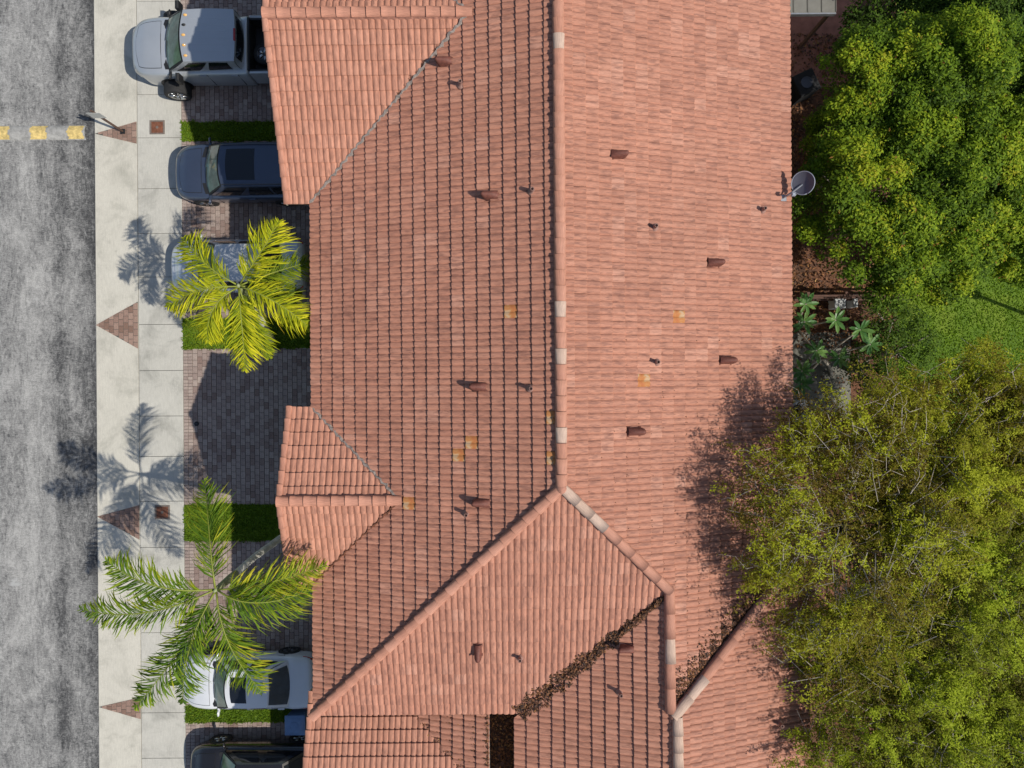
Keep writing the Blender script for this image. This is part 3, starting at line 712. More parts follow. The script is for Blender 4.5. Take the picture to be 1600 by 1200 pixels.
# ------------------------------------------------------------------ fallen leaves
def litter_quads(pts, nrm, size, tlo=0, thi=1):
    n = len(pts); a = rng.uniform(0, 6.283, n); s = size*rng.uniform(.55, 1.3, n)
    up = nrm + rng.normal(0, .45, (n, 3)); up /= np.linalg.norm(up, axis=1)[:, None]
    ref = np.stack([np.cos(a), np.sin(a), np.zeros(n)], 1); x = np.cross(up, ref); x /= np.linalg.norm(x, axis=1)[:, None]; y = np.cross(up, x)
    x *= s[:, None]; y *= (s*.5)[:, None]
    return np.stack([pts-x, pts+y-x*.1, pts+x, pts-y-x*.1], 1), rng.uniform(tlo, thi, n)
def scatter_plan(n, fn): 
    out = []
    while len(out) < n:
        p = fn()
        if p is not None: out.append(p)
    return np.array(out)
LQ, LT = [], []
def add_litter(pts, nrm, size, tlo=0, thi=1):
    q, t = litter_quads(pts, np.array(nrm)[None, :], size, tlo, thi); LQ.append(q); LT.append(t)
fz = lambda nm, x, y: F[nm].z(x, y)
# valley S / WW: drift widening to the eave
def v1():
    t = random.random(); a = Vector((P1[0]-.05, P1[1]-.1)); b = Vector((.12, -9.2)); p = a.lerp(b, t); w = .03+.30*t**.8
    clump = .55+.45*math.sin(t*38+random.gauss(0, .2))
    off = random.uniform(-1, 1)*w*(.55+.65*clump); q = p + Vector((.707, -.707))*off
    z = max(fz('S', q.x, q.y), fz('WW', q.x, q.y))+.03+random.random()*.10*(1-abs(off)/w*.5)
    return (q.x, q.y, z)
add_litter(scatter_plan(3800, v1), (0, 0, 1), .042, 0, .85)
# uphill of the raised cap on the east slope
def v2():
    t = random.random()**.9; a = Vector((4.15, -8.55)); b = Vector((7.7, -5.0)); p = a.lerp(b, t); off = abs(random.gauss(0, .22))*(1.1-.3*t); 
    if off > .8: return None
    q = p + Vector((-.707, .707))*(.10+off)
    if q.x < 4.2: return None
    return (q.x, q.y, fz('E', q.x, q.y)+.035+random.random()*.06)
add_litter(scatter_plan(4200, v2), (.35, 0, 1), .038, 0, .85)
# single leaves caught on the east slope courses
def v3():
    x = random.uniform(1.8, 7.6); y = random.uniform(-7.5, 1.5)
    d = (.22+.78*(x-1.2)/6.4)*(1-(y+7.5)/9.5); 
    if random.random() > d**1.3 or (y < -x+1.19-2.53+.25+2.7 and x < 4.3 and y < -(x-1.19)-2.4): return None
    if y < x-12.5+.2: return None
    i = round((x-XR)/ (F['E'].ls/math.sqrt(1+MS*MS))); x2 = XR+i*F['E'].ls/math.sqrt(1+MS*MS)+abs(random.gauss(0, .03))+.01
    j = round(y/.165)*.165+.0-.02+random.gauss(0, .015); 
    if x2 > 7.7: return None
    return (x2, j, fz('E', x2, j)+.036)
add_litter(scatter_plan(2600, v3), (.35, 0, 1), .042, 0, .45)
# strip and gap
def v4():
    u = random.random()**3; x = STx - .03 - u*2.3; y = random.uniform(-13.5, -9.1); return (x, y, fz('ST', x, y)+.03+random.random()*.02*(1-u))
add_litter(scatter_plan(2600, v4), (-.3, 0, 1), .036)
def v5(): return (random.uniform(STx+.02, .28), random.uniform(-13.5, -9.05), 4.56+random.random()*.05)
add_litter(scatter_plan(3500, v5), (0, 0, 1), .045)
def v6():
    t = random.random(); p = Vector((GC_in-.2, GCe)).lerp(Vector((GC_in+3.7, GCe-3.9)), t); q = p+Vector((.707, .707))*random.gauss(0, .05)
    return (q.x, q.y, max(fz('GCN', q.x, q.y), fz('ST', q.x, q.y))+.02+random.random()*.04)
add_litter(scatter_plan(800, v6), (0, 0, 1), .035)
def v7():
    x = random.uniform(.15, 3.9); y = random.uniform(-13.3, -6)
    if y > -9.2+(x-.1)*.97-.2: return None
    i = round(x/(F['WW'].ls/math.sqrt(1+MS*MS))); x = i*F['WW'].ls/math.sqrt(1+MS*MS)-abs(random.gauss(0, .03))-.01
    if x < .05 or x > 3.9: return None
    return (x, y, fz('WW', x, y)+.02)
p7 = scatter_plan(26, v7); p7 = np.repeat(p7, 6, 0)+rng.normal(0, .035, (156, 3))*np.array([1, 1, .1]); add_litter(p7, (-.3, 0, 1), .035)
# thin lines in the two small gables valleys
for (ax, ay, az), (bx, by, bz), n_ in (((-3.6, -2.5, 6.35), (GB_in, GB_ridge+.03, GBz), 90), ((XW, GB_ridge-GB_half, ZE), (GB_in, GB_ridge-.03, GBz), 260), ((-3.0, GA_eave+2.6, 6.6), (GA_in, GA_ridge-.03, GAz), 160)):
    def vv():
        t = random.random(); return (ax+(bx-ax)*t+random.gauss(0, .025), ay+(by-ay)*t+random.gauss(0, .025), az+(bz-az)*t+.05)
    add_litter(scatter_plan(n_, vv), (0, 0, 1), .03, 0, .6)
tag(fast_quads('fallen_leaves', np.concatenate(LQ), M['leaf_litter'], None, np.concatenate(LT)), 'dry brown leaves drifted in the roof valleys and gaps', 'leaves', kind='stuff')

# ------------------------------------------------------------------ vehicles
def interp(pts, x):
    """smooth (Catmull-Rom) interpolation of (x, value) pairs"""
    if x <= pts[0][0]: return pts[0][1]
    if x >= pts[-1][0]: return pts[-1][1]
    for i in range(len(pts)-1):
        if pts[i][0] <= x <= pts[i+1][0]:
            (x0, a), (x1, b) = pts[i], pts[i+1]; t = (x-x0)/(x1-x0)
            def sl(j):
                if j <= 0 or j >= len(pts)-1: return (b-a)/(x1-x0)
                d0 = (pts[j][1]-pts[j-1][1])/(pts[j][0]-pts[j-1][0]); d1 = (pts[j+1][1]-pts[j][1])/(pts[j+1][0]-pts[j][0])
                return 0 if d0*d1 <= 0 else 2*d0*d1/(d0+d1)
            m0, m1 = sl(i)*(x1-x0), sl(i+1)*(x1-x0)
            return (2*t**3-3*t**2+1)*a+(t**3-2*t**2+t)*m0+(-2*t**3+3*t**2)*b+(t**3-t**2)*m1
def wheel_mb(r, w, rimr):
    tyre = MB().lathe([(rimr*.96, -w/2), (r*.93, -w/2), (r*.985, -w*.42), (r, -w*.25), (r, w*.25), (r*.985, w*.42), (r*.93, w/2), (rimr*.98, w/2), (rimr*.9, w*.30)], 28)
    rim = MB().lathe([(rimr*.93, w*.24), (rimr*.99, w*.46), (rimr*.93, w*.49), (rimr*.86, w*.36), (rimr*.5, w*.30), (rimr*.22, w*.36), (rimr*.05, w*.37)], 24)
    sp = MB()
    for k in range(5):
        a = 2*math.pi*k/5
        for da in (-.13, .13):
            c, s_ = math.cos(a+da), math.sin(a+da); p, q = Vector((c*.18*rimr, s_*.18*rimr, w*.40)), Vector((c*rimr*.92, s_*rimr*.92, w*.45))
            sp.tube([p, q], [.024, .020], 5)
    return tyre, rim, sp
def car(name, loc, label, paint, L_=4.7, W_=1.84, zr=1.45, zb=.92, hood=(.70, .96), cabin=(1.25, .55, -1.05, -1.75), wr=.56, tail=.98, wheelx=(1.42, -1.36), wr_=.33, rimmat='rim_dark', sunroof=None, suv=False, rails=False, bed=None, wheel_out=.0, front_round=1.0, glassroof=False, rear_glass_mat='blackglass', mirror='paint', tint_side='blackglass', nose=.55):
    root = empty(name, loc, math.pi); tag(root, label, 'car'); hw = W_/2; f = L_/2; pm_ = M[paint]
    a0, a1, r1, r0 = cabin
    back = -f if bed is None else bed[0]
    top = [(-f, tail-.06), (-f+.12, tail), (r0, tail+.01), (r0+.25, zb), (a0-.1, zb), (a0+.05, hood[1]), ((a0+f)/2, (hood[0]*.35+hood[1]*.65)+.01), (f-.25, hood[0]+.03), (f-.06, hood[0]-.05), (f, hood[0]-.2)]
    wid = [(-f, hw*.80), (-f+.05, hw*.88), (-f+.25, hw*.965), (-f+.7, hw), (f-1.0, hw), (f-.5, hw*.965), (f-.22, hw*.87), (f-.08, hw*.72), (f, hw*nose)]
    zt = lambda x: interp(top, x); ww = lambda x: interp(wid, x)
    xs = sorted(set([back+(f-back)*(i/44) for i in range(45)] + [f-.02, f-.05, f-.1, f-.16])); V, Fs = [], []
    def ring(x):
        w, z = ww(x), zt(x); zs = z-.16; zl = .26 + (.10 if x > f-.15 or x < -f+.12 else 0); pts = []
        crown = .05
        half = [(0, z+crown), (.35*w, z+crown*.86), (.62*w, z+crown*.45), (.78*w, z+.002), (.90*w, z-.035), (.965*w, z-.085), (.992*w, zs), (w, zs-.10), (.988*w, (zs+zl)/2), (.985*w, zl+.10), (.95*w, zl), (.7*w, zl-.06), (0, zl-.06)]
        return [(x, y, q) for y, q in half] + [(x, -y, q) for y, q in half[-2:0:-1]]
    for x in xs: V += ring(x)
    n = 24
    for i in range(len(xs)-1):
        for k in range(n): Fs.append((i*n+k, i*n+(k+1) % n, (i+1)*n+(k+1) % n, (i+1)*n+k))
    Fs += [tuple(range(n)), tuple((len(xs)-1)*n+k for k in range(n))[::-1]]
    body = mesh('body', V, Fs, pm_, root, True)
    bm = bmesh.new(); bm.from_mesh(body.data); bmesh.ops.recalc_face_normals(bm, faces=bm.faces); bm.to_mesh(body.data); bm.free()
    surf = lambda x, y: zt(x) + .05*(1-(min(1, abs(y)/(.80*ww(x))))**2)
    # bonnet panel with a shut line round it
    def bon(u, v):
        x = a0+.10+(f-.22-a0-.10)*u; w = ww(x)*.80-.02; y = (2*v-1)*w; x2 = x-.10*(2*v-1)**2*u; return (x2, y, surf(x2, y)+.008+(.012 if .25 < v < .75 else 0))
    MB().grid(bon, 12, 16, True).build('bonnet', pm_, root, True)
    dk = MB().grid(lambda u, v: ((lambda x, s_: (x-.10*s_*s_*u, s_*(ww(x)*.80-.002), surf(x-.10*s_*s_*u, s_*ww(x)*.80)+.003))(a0+.09+(f-.205-a0-.09)*u, 2*v-1)), 12, 16, True); dk.build('shut_line', M['black'], root, True)
    # greenhouse
    wb = hw*.90; wrr = hw*wr/.56*.66 if not suv else hw*.74
    ba, ta = .15, .10
    def ws(s, t): 
        x = a0+(a1-a0)*t-(ba*(1-t)+ta*t)*s*s+ba*.0; y = s*(wb+(wrr-wb)*t); z = zb-.02+(zr-.03-zb+.02)*(t**.93)+.035*(1-s*s)*t; return Vector((x, y, z))
    def rw(s, t):
        x = r0+(r1-r0)*t+(.14*(1-t)+.05*t)*s*s; y = s*(wb*.95+(wrr-wb*.95)*t); z = max(zb, tail)-.0+(zr-.03-max(zb, tail))*(t**.93)+.035*(1-s*s)*t; return Vector((x, y, z))
    def rf(u, s):
        p, q = ws(s, 1), rw(s, 1); v = p.lerp(q, u); v.z += .05*math.sin(math.pi*u)*(1-.35*abs(s)); v.y *= 1+.02*math.sin(math.pi*u); return v
    def side(u, t, sg):
        p, q = ws(sg, t), rw(sg, t); v = p.lerp(q, u); v.y += sg*(.035*math.sin(math.pi*t)+.02*math.sin(math.pi*u)*(1-t)); v.z += (.05*.65*math.sin(math.pi*u))*t; return v
    MB().grid(lambda u, v: ws(2*u-1, v), 14, 8, False).build('screen_surround', M['black'], root, True)
    MB().grid(lambda u, v: ws((2*u-1)*.93, .10+.84*v)+Vector((.012, 0, .010)), 14, 8, False).build('windscreen', M['windscreen'], root, True)
    MB().grid(lambda u, v: rw(2*u-1, v), 12, 8, True).build('rear_surround', pm_, root, True)
    if bed is None: MB().grid(lambda u, v: rw((2*u-1)*.86, .08+.86*v)+Vector((-.010, 0, .010)), 12, 8, True).build('rear_window', M[rear_glass_mat], root, True)
    else: MB().grid(lambda u, v: rw((2*u-1)*.80, .15+.7*v)+Vector((-.012, 0, 0)), 12, 8, True).build('rear_window', M['blackglass'], root, True)
    roof = MB().grid(lambda u, v: rf(u, 2*v-1), 14, 14, True).build('roof', pm_, root, True)
    for sg in (1, -1):
        MB().grid(lambda u, v: side(u, v, sg), 14, 6, sg > 0).build('side_panel', pm_, root, True)
        for ua, ub in (((.14, .48), (.52, .86)) if not suv else ((.10, .38), (.41, .68), (.71, .93))):
            MB().grid(lambda u, v: side(ua+(ub-ua)*u+(.04*(1-v) if ua > .3 else -.05*(1-v)), .10+.76*v, sg)+Vector((0, sg*.010, .006)), 6, 4, sg > 0).build('side_window', M[tint_side], root, True)
        mp = Vector((a0-.20, sg*(hw+.07), zb+.02)); mm_ = MB()
        mm_.lathe([(.01, -.11), (.05, -.10), (.075, -.02), (.07, .05), (.03, .10)], 10, Matrix.Translation(mp) @ Matrix.Rotation(R(90), 4, 'X') @ Matrix.Scale(.55, 4, (1, 0, 0)))
        mo = mm_.build('wing_mirror', pm_ if mirror == 'paint' else M['black'], root, True)
        MB().box((a0-.24, min(sg*(hw-.10), sg*(hw+.03)), zb-.04), (a0-.17, max(sg*(hw-.10), sg*(hw+.03)), zb+.02)).build('mirror_arm', pm_ if mirror == 'paint' else M['black'], mo)
        for hx in ((a0+r0)/2+.12, r0+.42): MB().box((hx-.11, sg*hw*.99-.012, zb-.14), (hx+.11, sg*hw*.99+.022*sg+.012, zb-.105)).build('door_handle', pm_, root)
        # shut lines of the doors
        for hx in (a0-.42, (a0+r0)/2-.02, r0+.30): MB().box((hx-.006, sg*hw*.993-.006, .42), (hx+.006, sg*hw*.993+.006, zb-.12)).build('door_gap', M['black'], root)
        hl = MB()
        def hlf(u, v):
            x = f-.05-.42*u; w = ww(x); return (x+.006, sg*w*(.70+.27*v-.05*u), zt(x)-.015-.12*v+.012+.02*(1-abs(2*u-1)))
        hl.grid(hlf, 8, 5, sg < 0).build('headlight', M['lamp'], root, True)
        tl = MB()
        def tlf(u, v):
            x = -f+.02+.34*u; w = ww(x); return (x-.012, sg*(w*(.66+.345*v)), zt(x)-.03-.10*v)
        if bed is None: tl.grid(tlf, 8, 5, sg > 0).build('tail_light', M['red_lamp'], root, True)
        if rails:
            MB().tube([rf(u, sg*.93)+Vector((0, 0, .045 if 0.02 < u < .98 else .0)) for u in (0.01, .05, .2, .4, .6, .8, .95, .99)], .018, 6).build('roof_rail', M['rim_dark'], root, True)
    # wipers and cowl
    MB().grid(lambda u, v: (a0-.02+.13*v-ba*(2*u-1)**2, (2*u-1)*wb*.93, zb+.002+.03*(1-(2*u-1)**2)+.012), 12, 2, False).build('cowl', M['black'], root)
    for y0_ in (-.1, .48): 
        q = [ws(s_, .12+.10*(k/3))+Vector((.02, 0, .03)) for k, s_ in enumerate(np.linspace((y0_)/wb, (y0_-.55)/wb, 4))]
        MB().tube(q, .010, 5).build('wiper', M['black'], root)
    if sunroof:
        u0, u1, sw_ = sunroof
        MB().grid(lambda u, v: rf(u0+(u1-u0)*u, (2*v-1)*sw_)+Vector((0, 0, .008)), 8, 8, True).build('sunroof', M['blackglass'], root, True)
    MB().grid(lambda u, v: (f-.03*(2*u-1)**2*8*.3+.006-.02*(1-v), (2*u-1)*hw*.42, .42+(hood[0]-.62)*v+.06), 8, 3, True).build('grille', M['black'], root)
    # wheels
    for wx in wheelx:
        for sg in (1, -1):
            out = wheel_out if (wx > 0 or True) else 0
            t, rmb, spk = wheel_mb(wr_, .225 if not wheel_out else .40, wr_*(.70 if not wheel_out else .72))
            base = Matrix.Translation((wx, sg*(hw-.10+out), wr_)) @ Matrix.Rotation(R(-90*sg), 4, 'X')
            w0 = mesh('wheel', [base @ Vector(v) for v in t.v], t.f, M['rubber'], root, True)
            mesh('rim', [base @ Vector(v) for v in rmb.v], rmb.f, M['rim_dark' if not wheel_out else 'chrome'], w0, True)
            mesh('spokes', [base @ Vector(v) for v in spk.v], spk.f, M[rimmat], w0, True)
            arch = MB().lathe([(wr_*1.16, -.02), (wr_*1.16, .006), (wr_*1.0, .008)], 24, Matrix.Translation((wx, sg*hw*.992, wr_+.01)) @ Matrix.Rotation(R(-90*sg), 4, 'X'))
            arch.build('wheel_arch', M['black'], root)
    return root, dict(surf=surf, rf=rf, hw=hw, f=f, ws=ws)
ROT = math.pi
# navy SUV
nv_, _ = car('parked_suv', (-9.28, 7.40, .035), 'dark navy SUV with black panoramic sunroof parked under the gable eave', 'paint_navy', 4.72, 1.93, 1.70, 1.06, (.86, 1.06), (1.22, .50, -1.95, -2.22), .6, 1.08, (1.45, -1.42), .37, 'chrome', sunroof=(.10, .50, .72), suv=True, rails=True)
# silver sedan under the yellow palm
car('parked_sedan', (-9.55, 4.18, .035), 'silver-white sedan half hidden beneath the yellow palm', 'paint_pearl', 4.70, 1.82, 1.45, .93, (.70, .95), (1.32, .55, -1.05, -1.72), sunroof=None)
# white sedan
car('parked_sedan', (-9.28, -10.28, .035), 'white sedan with black sunroof beside the lower grass strip', 'paint_white', 4.66, 1.86, 1.44, .93, (.70, .95), (1.12, .50, -.95, -1.62), sunroof=(.12, .50, .70), tint_side='blackglass', rear_glass_mat='rear_glass')
# black car at the lower edge
car('parked_sedan', (-8.95, -13.40, .035), 'glossy black car parked next to the blue bin', 'paint_black', 4.75, 1.88, 1.50, .95, (.74, .98), (1.25, .52, -1.15, -1.85), rimmat='chrome')
# silver pickup
tr, K = car('pickup_truck', (-9.80, 11.60, .035), 'silver crew cab pickup truck with wide front wheels and open black bed', 'paint_silver', 6.30, 2.02, 1.98, 1.33, (1.16, 1.34), (1.92, 1.10, -.72, -.84), .72, 1.35, (1.88, -1.95), .45, 'chrome', bed=(-.90,), wheel_out=.30, suv=False, mirror='black', nose=.72)
tr['category'] = 'truck'
bx0, bx1 = -3.12, -.95; hw = 1.0
for sg in (1, -1):
    a, b = sorted((sg*(hw-.10), sg*hw*.985)); MB().bbox((bx0, a, .5), (bx1, b, 1.34), .03).build('bed_side', M['paint_silver'], tr)
    a, b = sorted((sg*(hw-.16), sg*(hw-.101))); MB().box((bx0+.06, a, .75), (bx1, b, 1.30)).build('bed_liner', M['black'], tr)
MB().bbox((bx0-.02, -hw*.98, .5), (bx0+.06, hw*.98, 1.33), .02).build('tailgate', M['paint_silver'], tr)
MB().box((bx0+.06, -hw+.16, .70), (bx1+.04, hw-.16, .75)).build('bed_floor', M['black'], tr)
MB().box((bx1-.02, -hw+.10, .5), (bx1+.05, hw-.10, 1.36)).build('bed_front', M['black'], tr)
for k in range(5):
    p = K['rf'](.07, -.78+k*.39); MB().lathe([(.045, -.02), (.045, .015), (.03, .035), (.005, .04)], 10, Matrix.Translation(p) @ Matrix.Scale(1.5, 4, (1, 0, 0))).build('clearance_lamp', M['amber'] if k != 1 else M['black'], tr, True)
p = K['rf'](.985, 0); MB().box((p.x-.05, -.2, p.z-.03), (p.x+.01, .2, p.z+.03)).build('brake_lamp', M['red_lamp'], tr)
for k in range(6):
    MB().grid(lambda u, v: K['rf'](.16+.74*u, (-.62+k*.248)+.03*(v-.5))+Vector((0, 0, .007*math.sin(math.pi*v))), 6, 2, True).build('roof_rib', M['paint_silver'], tr, True)
for sg in (1, -1): 
    MB().bbox((1.30, min(sg*1.08, sg*1.36), 1.28), (1.42, max(sg*1.08, sg*1.36), 1.66), .04).build('tow_mirror', M['black'], tr)
# spare wheel lying in the bed
t, rmb, spk = wheel_mb(.37, .28, .24)
sw_ = empty('spare_wheel', tuple(tr.matrix_basis @ Vector((-1.34, .18, .90)))); tag(sw_, 'black spare tyre with chrome rim lying in the pickup bed', 'wheel')
mesh('tyre', t.v, t.f, M['rubber'], sw_, True); mesh('rim', rmb.v, rmb.f, M['rim_dark'], sw_, True); mesh('spokes', spk.v, spk.f, M['chrome'], sw_, True)
sw_.location.z = .035+.75+.14

# ------------------------------------------------------------------ street things
def cover(px, py, label):
    p = P(px, py); root = empty('meter_cover', (p.x, p.y, .036)); tag(root, label, 'meter box')
    f = MB()
    for a, b in (((-.27, -.25, 0), (.27, -.20, .014)), ((-.27, .20, 0), (.27, .25, .014)), ((-.27, -.20, 0), (-.21, .20, .014)), ((.21, -.20, 0), (.27, .20, .014))): f.box(a, b)
    f.build('frame', M['cast_frame'], root)
    MB().bbox((-.207, -.197, 0), (.207, .197, .010), .004).build('lid', M['rust_iron'], root)
    MB().lathe([(.05, .0101), (.05, .016), (.03, .018), (.01, .014)], 14).build('lid_ring', M['cast_frame'], root)
cover(246.5, 199.5, 'rusty square meter cover in the sidewalk near the sign post'); cover(254.5, 800, 'square meter cover in the sidewalk shaded by the green palm')
p = P(308, 662); dr = empty('cleanout_cap', (p.x, p.y, .036)); tag(dr, 'small round black cleanout cap in the shaded paver driveway', 'drain cap')
MB().lathe([(.085, 0), (.085, .02), (.06, .026), (.01, .022)], 16).build('cap', M['black'], dr); MB().box((-.03, -.012, .0265), (.03, .012, .045)).build('grip', M['rim_dark'], dr)
# sign on a post
p = P(192.7, 206); sg_ = empty('sign_post', (p.x, p.y, .03)); tag(sg_, 'thin brown sign post standing in the paver triangle by the road hump', 'sign')
MB().box((-.03, -.03, 0), (.03, .03, 1.95)).build('post', M['brown_metal'], sg_)
MB().bbox((-.09, -.09, -.02), (.09, .09, .03), .01).build('base_plate', M['black'], sg_)
pts = [(math.cos(R(45+90*i))*.32, math.sin(R(45+90*i))*.32) for i in range(4)]
v = [(x_, -.045, 1.62+z_) for x_, z_ in pts]+[(x_, -.034, 1.62+z_) for x_, z_ in pts]
mesh('sign_plate', v, [(0,1,2,3),(7,6,5,4),(0,4,5,1),(1,5,6,2),(2,6,7,3),(3,7,4,0)], M['sign_face'], sg_)
# blue bin
p = P(460, 1134, 1.0); bn = empty('recycling_bin', (p.x, p.y, .035)); tag(bn, 'blue wheeled recycling bin standing between white and black cars', 'bin')
v = [(-.24, -.26, .06), (.24, -.26, .06), (.24, .26, .06), (-.24, .26, .06), (-.30, -.31, .93), (.30, -.31, .93), (.30, .31, .93), (-.30, .31, .93)]
mesh('bin_body', v, [(0,3,2,1),(0,1,5,4),(1,2,6,5),(2,3,7,6),(3,0,4,7),(4,5,6,7)], M['bin_blue'], bn)
MB().grid(lambda u, w: (-.34+.70*u, -.34+.68*w, .945+.07*(1-(2*w-1)**4)*(1-(2*u-1)**4)), 10, 10).build('lid', M['bin_blue'], bn, True)
MB().lathe([(.15, 1.0), (.15, 1.022), (.125, 1.022), (.125, 1.017), (.01, 1.017)], 22).build('lid_emblem', M['bin_blue'], bn)
MB().tube([(.40, -.22, .93), (.40, .22, .93)], .018, 8).build('handle', M['bin_black'], bn)
for s_ in (-1, 1): MB().lathe([(.11, -.03), (.12, 0), (.11, .03)], 14, Matrix.Translation((.25, s_*.27, .12)) @ Matrix.Rotation(R(90), 4, 'X')).build('wheel', M['rubber'], bn)

# ------------------------------------------------------------------ palms
def palm(name, label, base, crown, fr, mat, trunk_pts, rt, seed):
    rs = np.random.default_rng(seed); root = empty(name, base); tag(root, label, 'palm tree'); b = Vector(base)
    # ringed trunk
    pts = [Vector(p)-b for p in trunk_pts]; sm = []
    for i in range(len(pts)-1):
        for k in range(8): sm.append(pts[i].lerp(pts[i+1], k/8))
    sm.append(pts[-1]); rad = [rt*(1.25-.45*i/len(sm))*(1+.05*(i % 2)) for i in range(len(sm))]
    MB().tube(sm, rad, 12).build('trunk', M['palm_bark'], root, True)
    c = Vector(crown)-b; d = (pts[-1]-pts[-2]).normalized()
    MB().tube([pts[-1]-d*.1, pts[-1]+d*.25, c-d*.15, c+d*.1], [rt*.85, rt*1.05, rt*.75, rt*.3], 12).build('crownshaft', M['crownshaft'], root, True)
    for (tx, ty, tz, bow, wid, lo, hi) in fr:
        tip = Vector(P(tx, ty, tz))-b; st_ = c + Vector((tip.x-c.x, tip.y-c.y, 0)).normalized()*.05
        flat = Vector((tip.x-st_.x, tip.y-st_.y, 0)); Lh = flat.length; sd = Vector((-flat.y, flat.x, 0)).normalized()
        bend = bow[1] if hasattr(bow, '__len__') else 0; rise = bow[0] if hasattr(bow, '__len__') else bow
        def cur(t): return st_.lerp(tip, t) + Vector((0, 0, rise*4*t*(1-t)*(1-.35*t))) + sd*bend*4*t*(1-t)
        mb = MB(); mb.tube([cur(t) for t in np.linspace(0, 1, 14)], [.022*(1-t)+.005 for t in np.linspace(0, 1, 14)], 5)
        ro = mb.build('frond', M['rachis'], root, True)
        Q = []; T = []; n = int(66+Lh*14)
        for i in range(n):
            t = .10+.90*(i/(n-1)); p = cur(t); tg = (cur(min(1, t+.02))-cur(max(0, t-.02))).normalized(); s0 = tg.cross(Vector((0, 0, 1))).normalized()
            un = s0.cross(tg); ll = wid*(.35+.65*math.sin(math.pi*min(1, .12+t*.80))**.7)*(1.0-.72*max(0, t-.70)/.30)
            for sgn in (1, -1):
                l = ll*rs.uniform(.8, 1.35); ang = R(rs.uniform(34, 64)-10*t); up = rs.uniform(.05, .38); dr_ = rs.uniform(.12, .55)
                dirv = (s0*sgn*math.cos(ang)+tg*math.sin(ang)+un*up+Vector((rs.normal(0, .07), rs.normal(0, .07), 0))).normalized()
                w = (tg*.6+un*rs.uniform(-.7, .7)).normalized()*rs.uniform(.015, .027)
                p1 = p+dirv*l*.38; p2 = p+dirv*l*.72-Vector((0, 0, l*dr_*.45)); p3 = p+dirv*l*.95+tg*l*.08-Vector((0, 0, l*dr_*1.25))
                Q += [[p-w*.6, p+w*.6, p1+w, p1-w], [p1-w, p1+w, p2+w*.8, p2-w*.8], [p2-w*.8, p2+w*.8, p3+w*.1, p3-w*.1]]
                base_t = lo+(hi-lo)*rs.beta(2, 2); top_ = 1 if rs.random() < .06+.3*(hi > .98) else .88
                T += [min(1, max(0, base_t-.12)), min(.88, base_t), min(top_, base_t+.14+.08*(t > .85))]
        fast_quads('leaflets', np.array([[tuple(v) for v in q] for q in Q]), M[mat], ro, T)
    return root
zc = 5.7; cr = P(373, 447, zc)
palm('palm_tree', 'bushy yellow-green palm leaning over the silver-white sedan', tuple(P(424, 531)), cr,
     [(287, 372, 5.6, (.35, .1), 0.66, .1, .75), (436, 345, 6.1, (.40, -.15), 0.71, .2, .95), (488, 408, 4.9, (.2, 0), 0.59, .05, .4), (484, 512, 5.5, (.35, .15), 0.69, .2, .95),
      (382, 578, 5.5, (.35, .12), 0.66, .2, .95), (261, 480, 5.5, (.35, -.12), 0.65, .2, .95), (325, 535, 5.6, (.35, -.2), 0.62, .3, .85), (470, 462, 4.6, (.1, .05), 0.59, .0, .35), (420, 560, 4.9, (.15, 0), 0.49, .1, .5)],
     'palm_yellow', [P(424, 531), P(419, 522, 1.2), P(408, 500, 3.2), P(388, 466, 4.9)], .11, 3)
zc = 7.0; cr = P(337, 922, zc)
palm('palm_tree', 'open-crowned green palm with slanting grey trunk over the gutter apron', tuple(P(496, 803)), cr,
     [(319, 752, 6.2, (.35, -.12), 0.70, .1, .85), (166, 876, 7.5, (.30, .2), 0.72, .1, .8), (126, 952, 7.0, (.35, .25), 0.67, .1, .75), (210, 1106, 6.4, (.30, .15), 0.74, .0, .75),
      (286, 1098, 6.5, (.30, -.15), 0.72, .0, .6), (410, 1081, 6.6, (.35, -.12), 0.77, .15, .85), (484, 922, 6.6, (.45, -.22), 0.84, .15, .8), (509, 882, 7.0, (.15, -.1), 0.67, .35, 1.0)],
     'palm_green', [P(496, 803), P(474, 816, 1.4), P(440, 840, 3.0), P(398, 870, 4.7), P(366, 898, 6.1)], .105, 5)

# ------------------------------------------------------------------ back yard
tag(sheet('yard_soil', 6.6, -16, 13.9, 17, -.06, M['soil']), kind='structure')
a, b = P(1200, -40), P(1345, 135); tag(sheet('terracotta_patio', a.x, b.y, b.x, a.y, -.02, M['terracotta_floor']), kind='structure')
a, b = P(1200, 520), P(1330, 648); tag(sheet('concrete_patio', a.x, b.y, b.x, a.y, -.02, M['patio']), kind='structure')
lg = blades('grass', [(13.5, -13, 20.5, 9, -.1), (13.0, -2, 14.2, 4.5, -.06)], 520, .035, 'grass_blade', w=.03); tag(lg, 'bright green lawn grass beyond the back yards', 'grass')
lg.data.materials[0] = M['lawn_blade']
# leaf litter on the yard floor
LQ, LT = [], []
def y1_():
    x = random.uniform(9.6, 13.6); y = random.uniform(1.2, 12.5)
    if random.random() > .35+.65*(math.sin(x*2.1+y*1.3)*.5+.5): return None
    return (x, y, -.03+random.random()*.05)
add_litter(scatter_plan(7500, y1_), (0, 0, 1), .06, .15, 1)
def y2_(): return (random.uniform(9.6, 13.0), random.uniform(-13, 1.5), -.01+random.random()*.03)
add_litter(scatter_plan(1500, y2_), (0, 0, 1), .05, .1, .9)
tag(fast_quads('fallen_leaves', np.concatenate(LQ), M['leaf_litter'], None, np.concatenate(LT)), 'reddish brown leaves covering the shaded yard floor', 'leaves', kind='stuff')
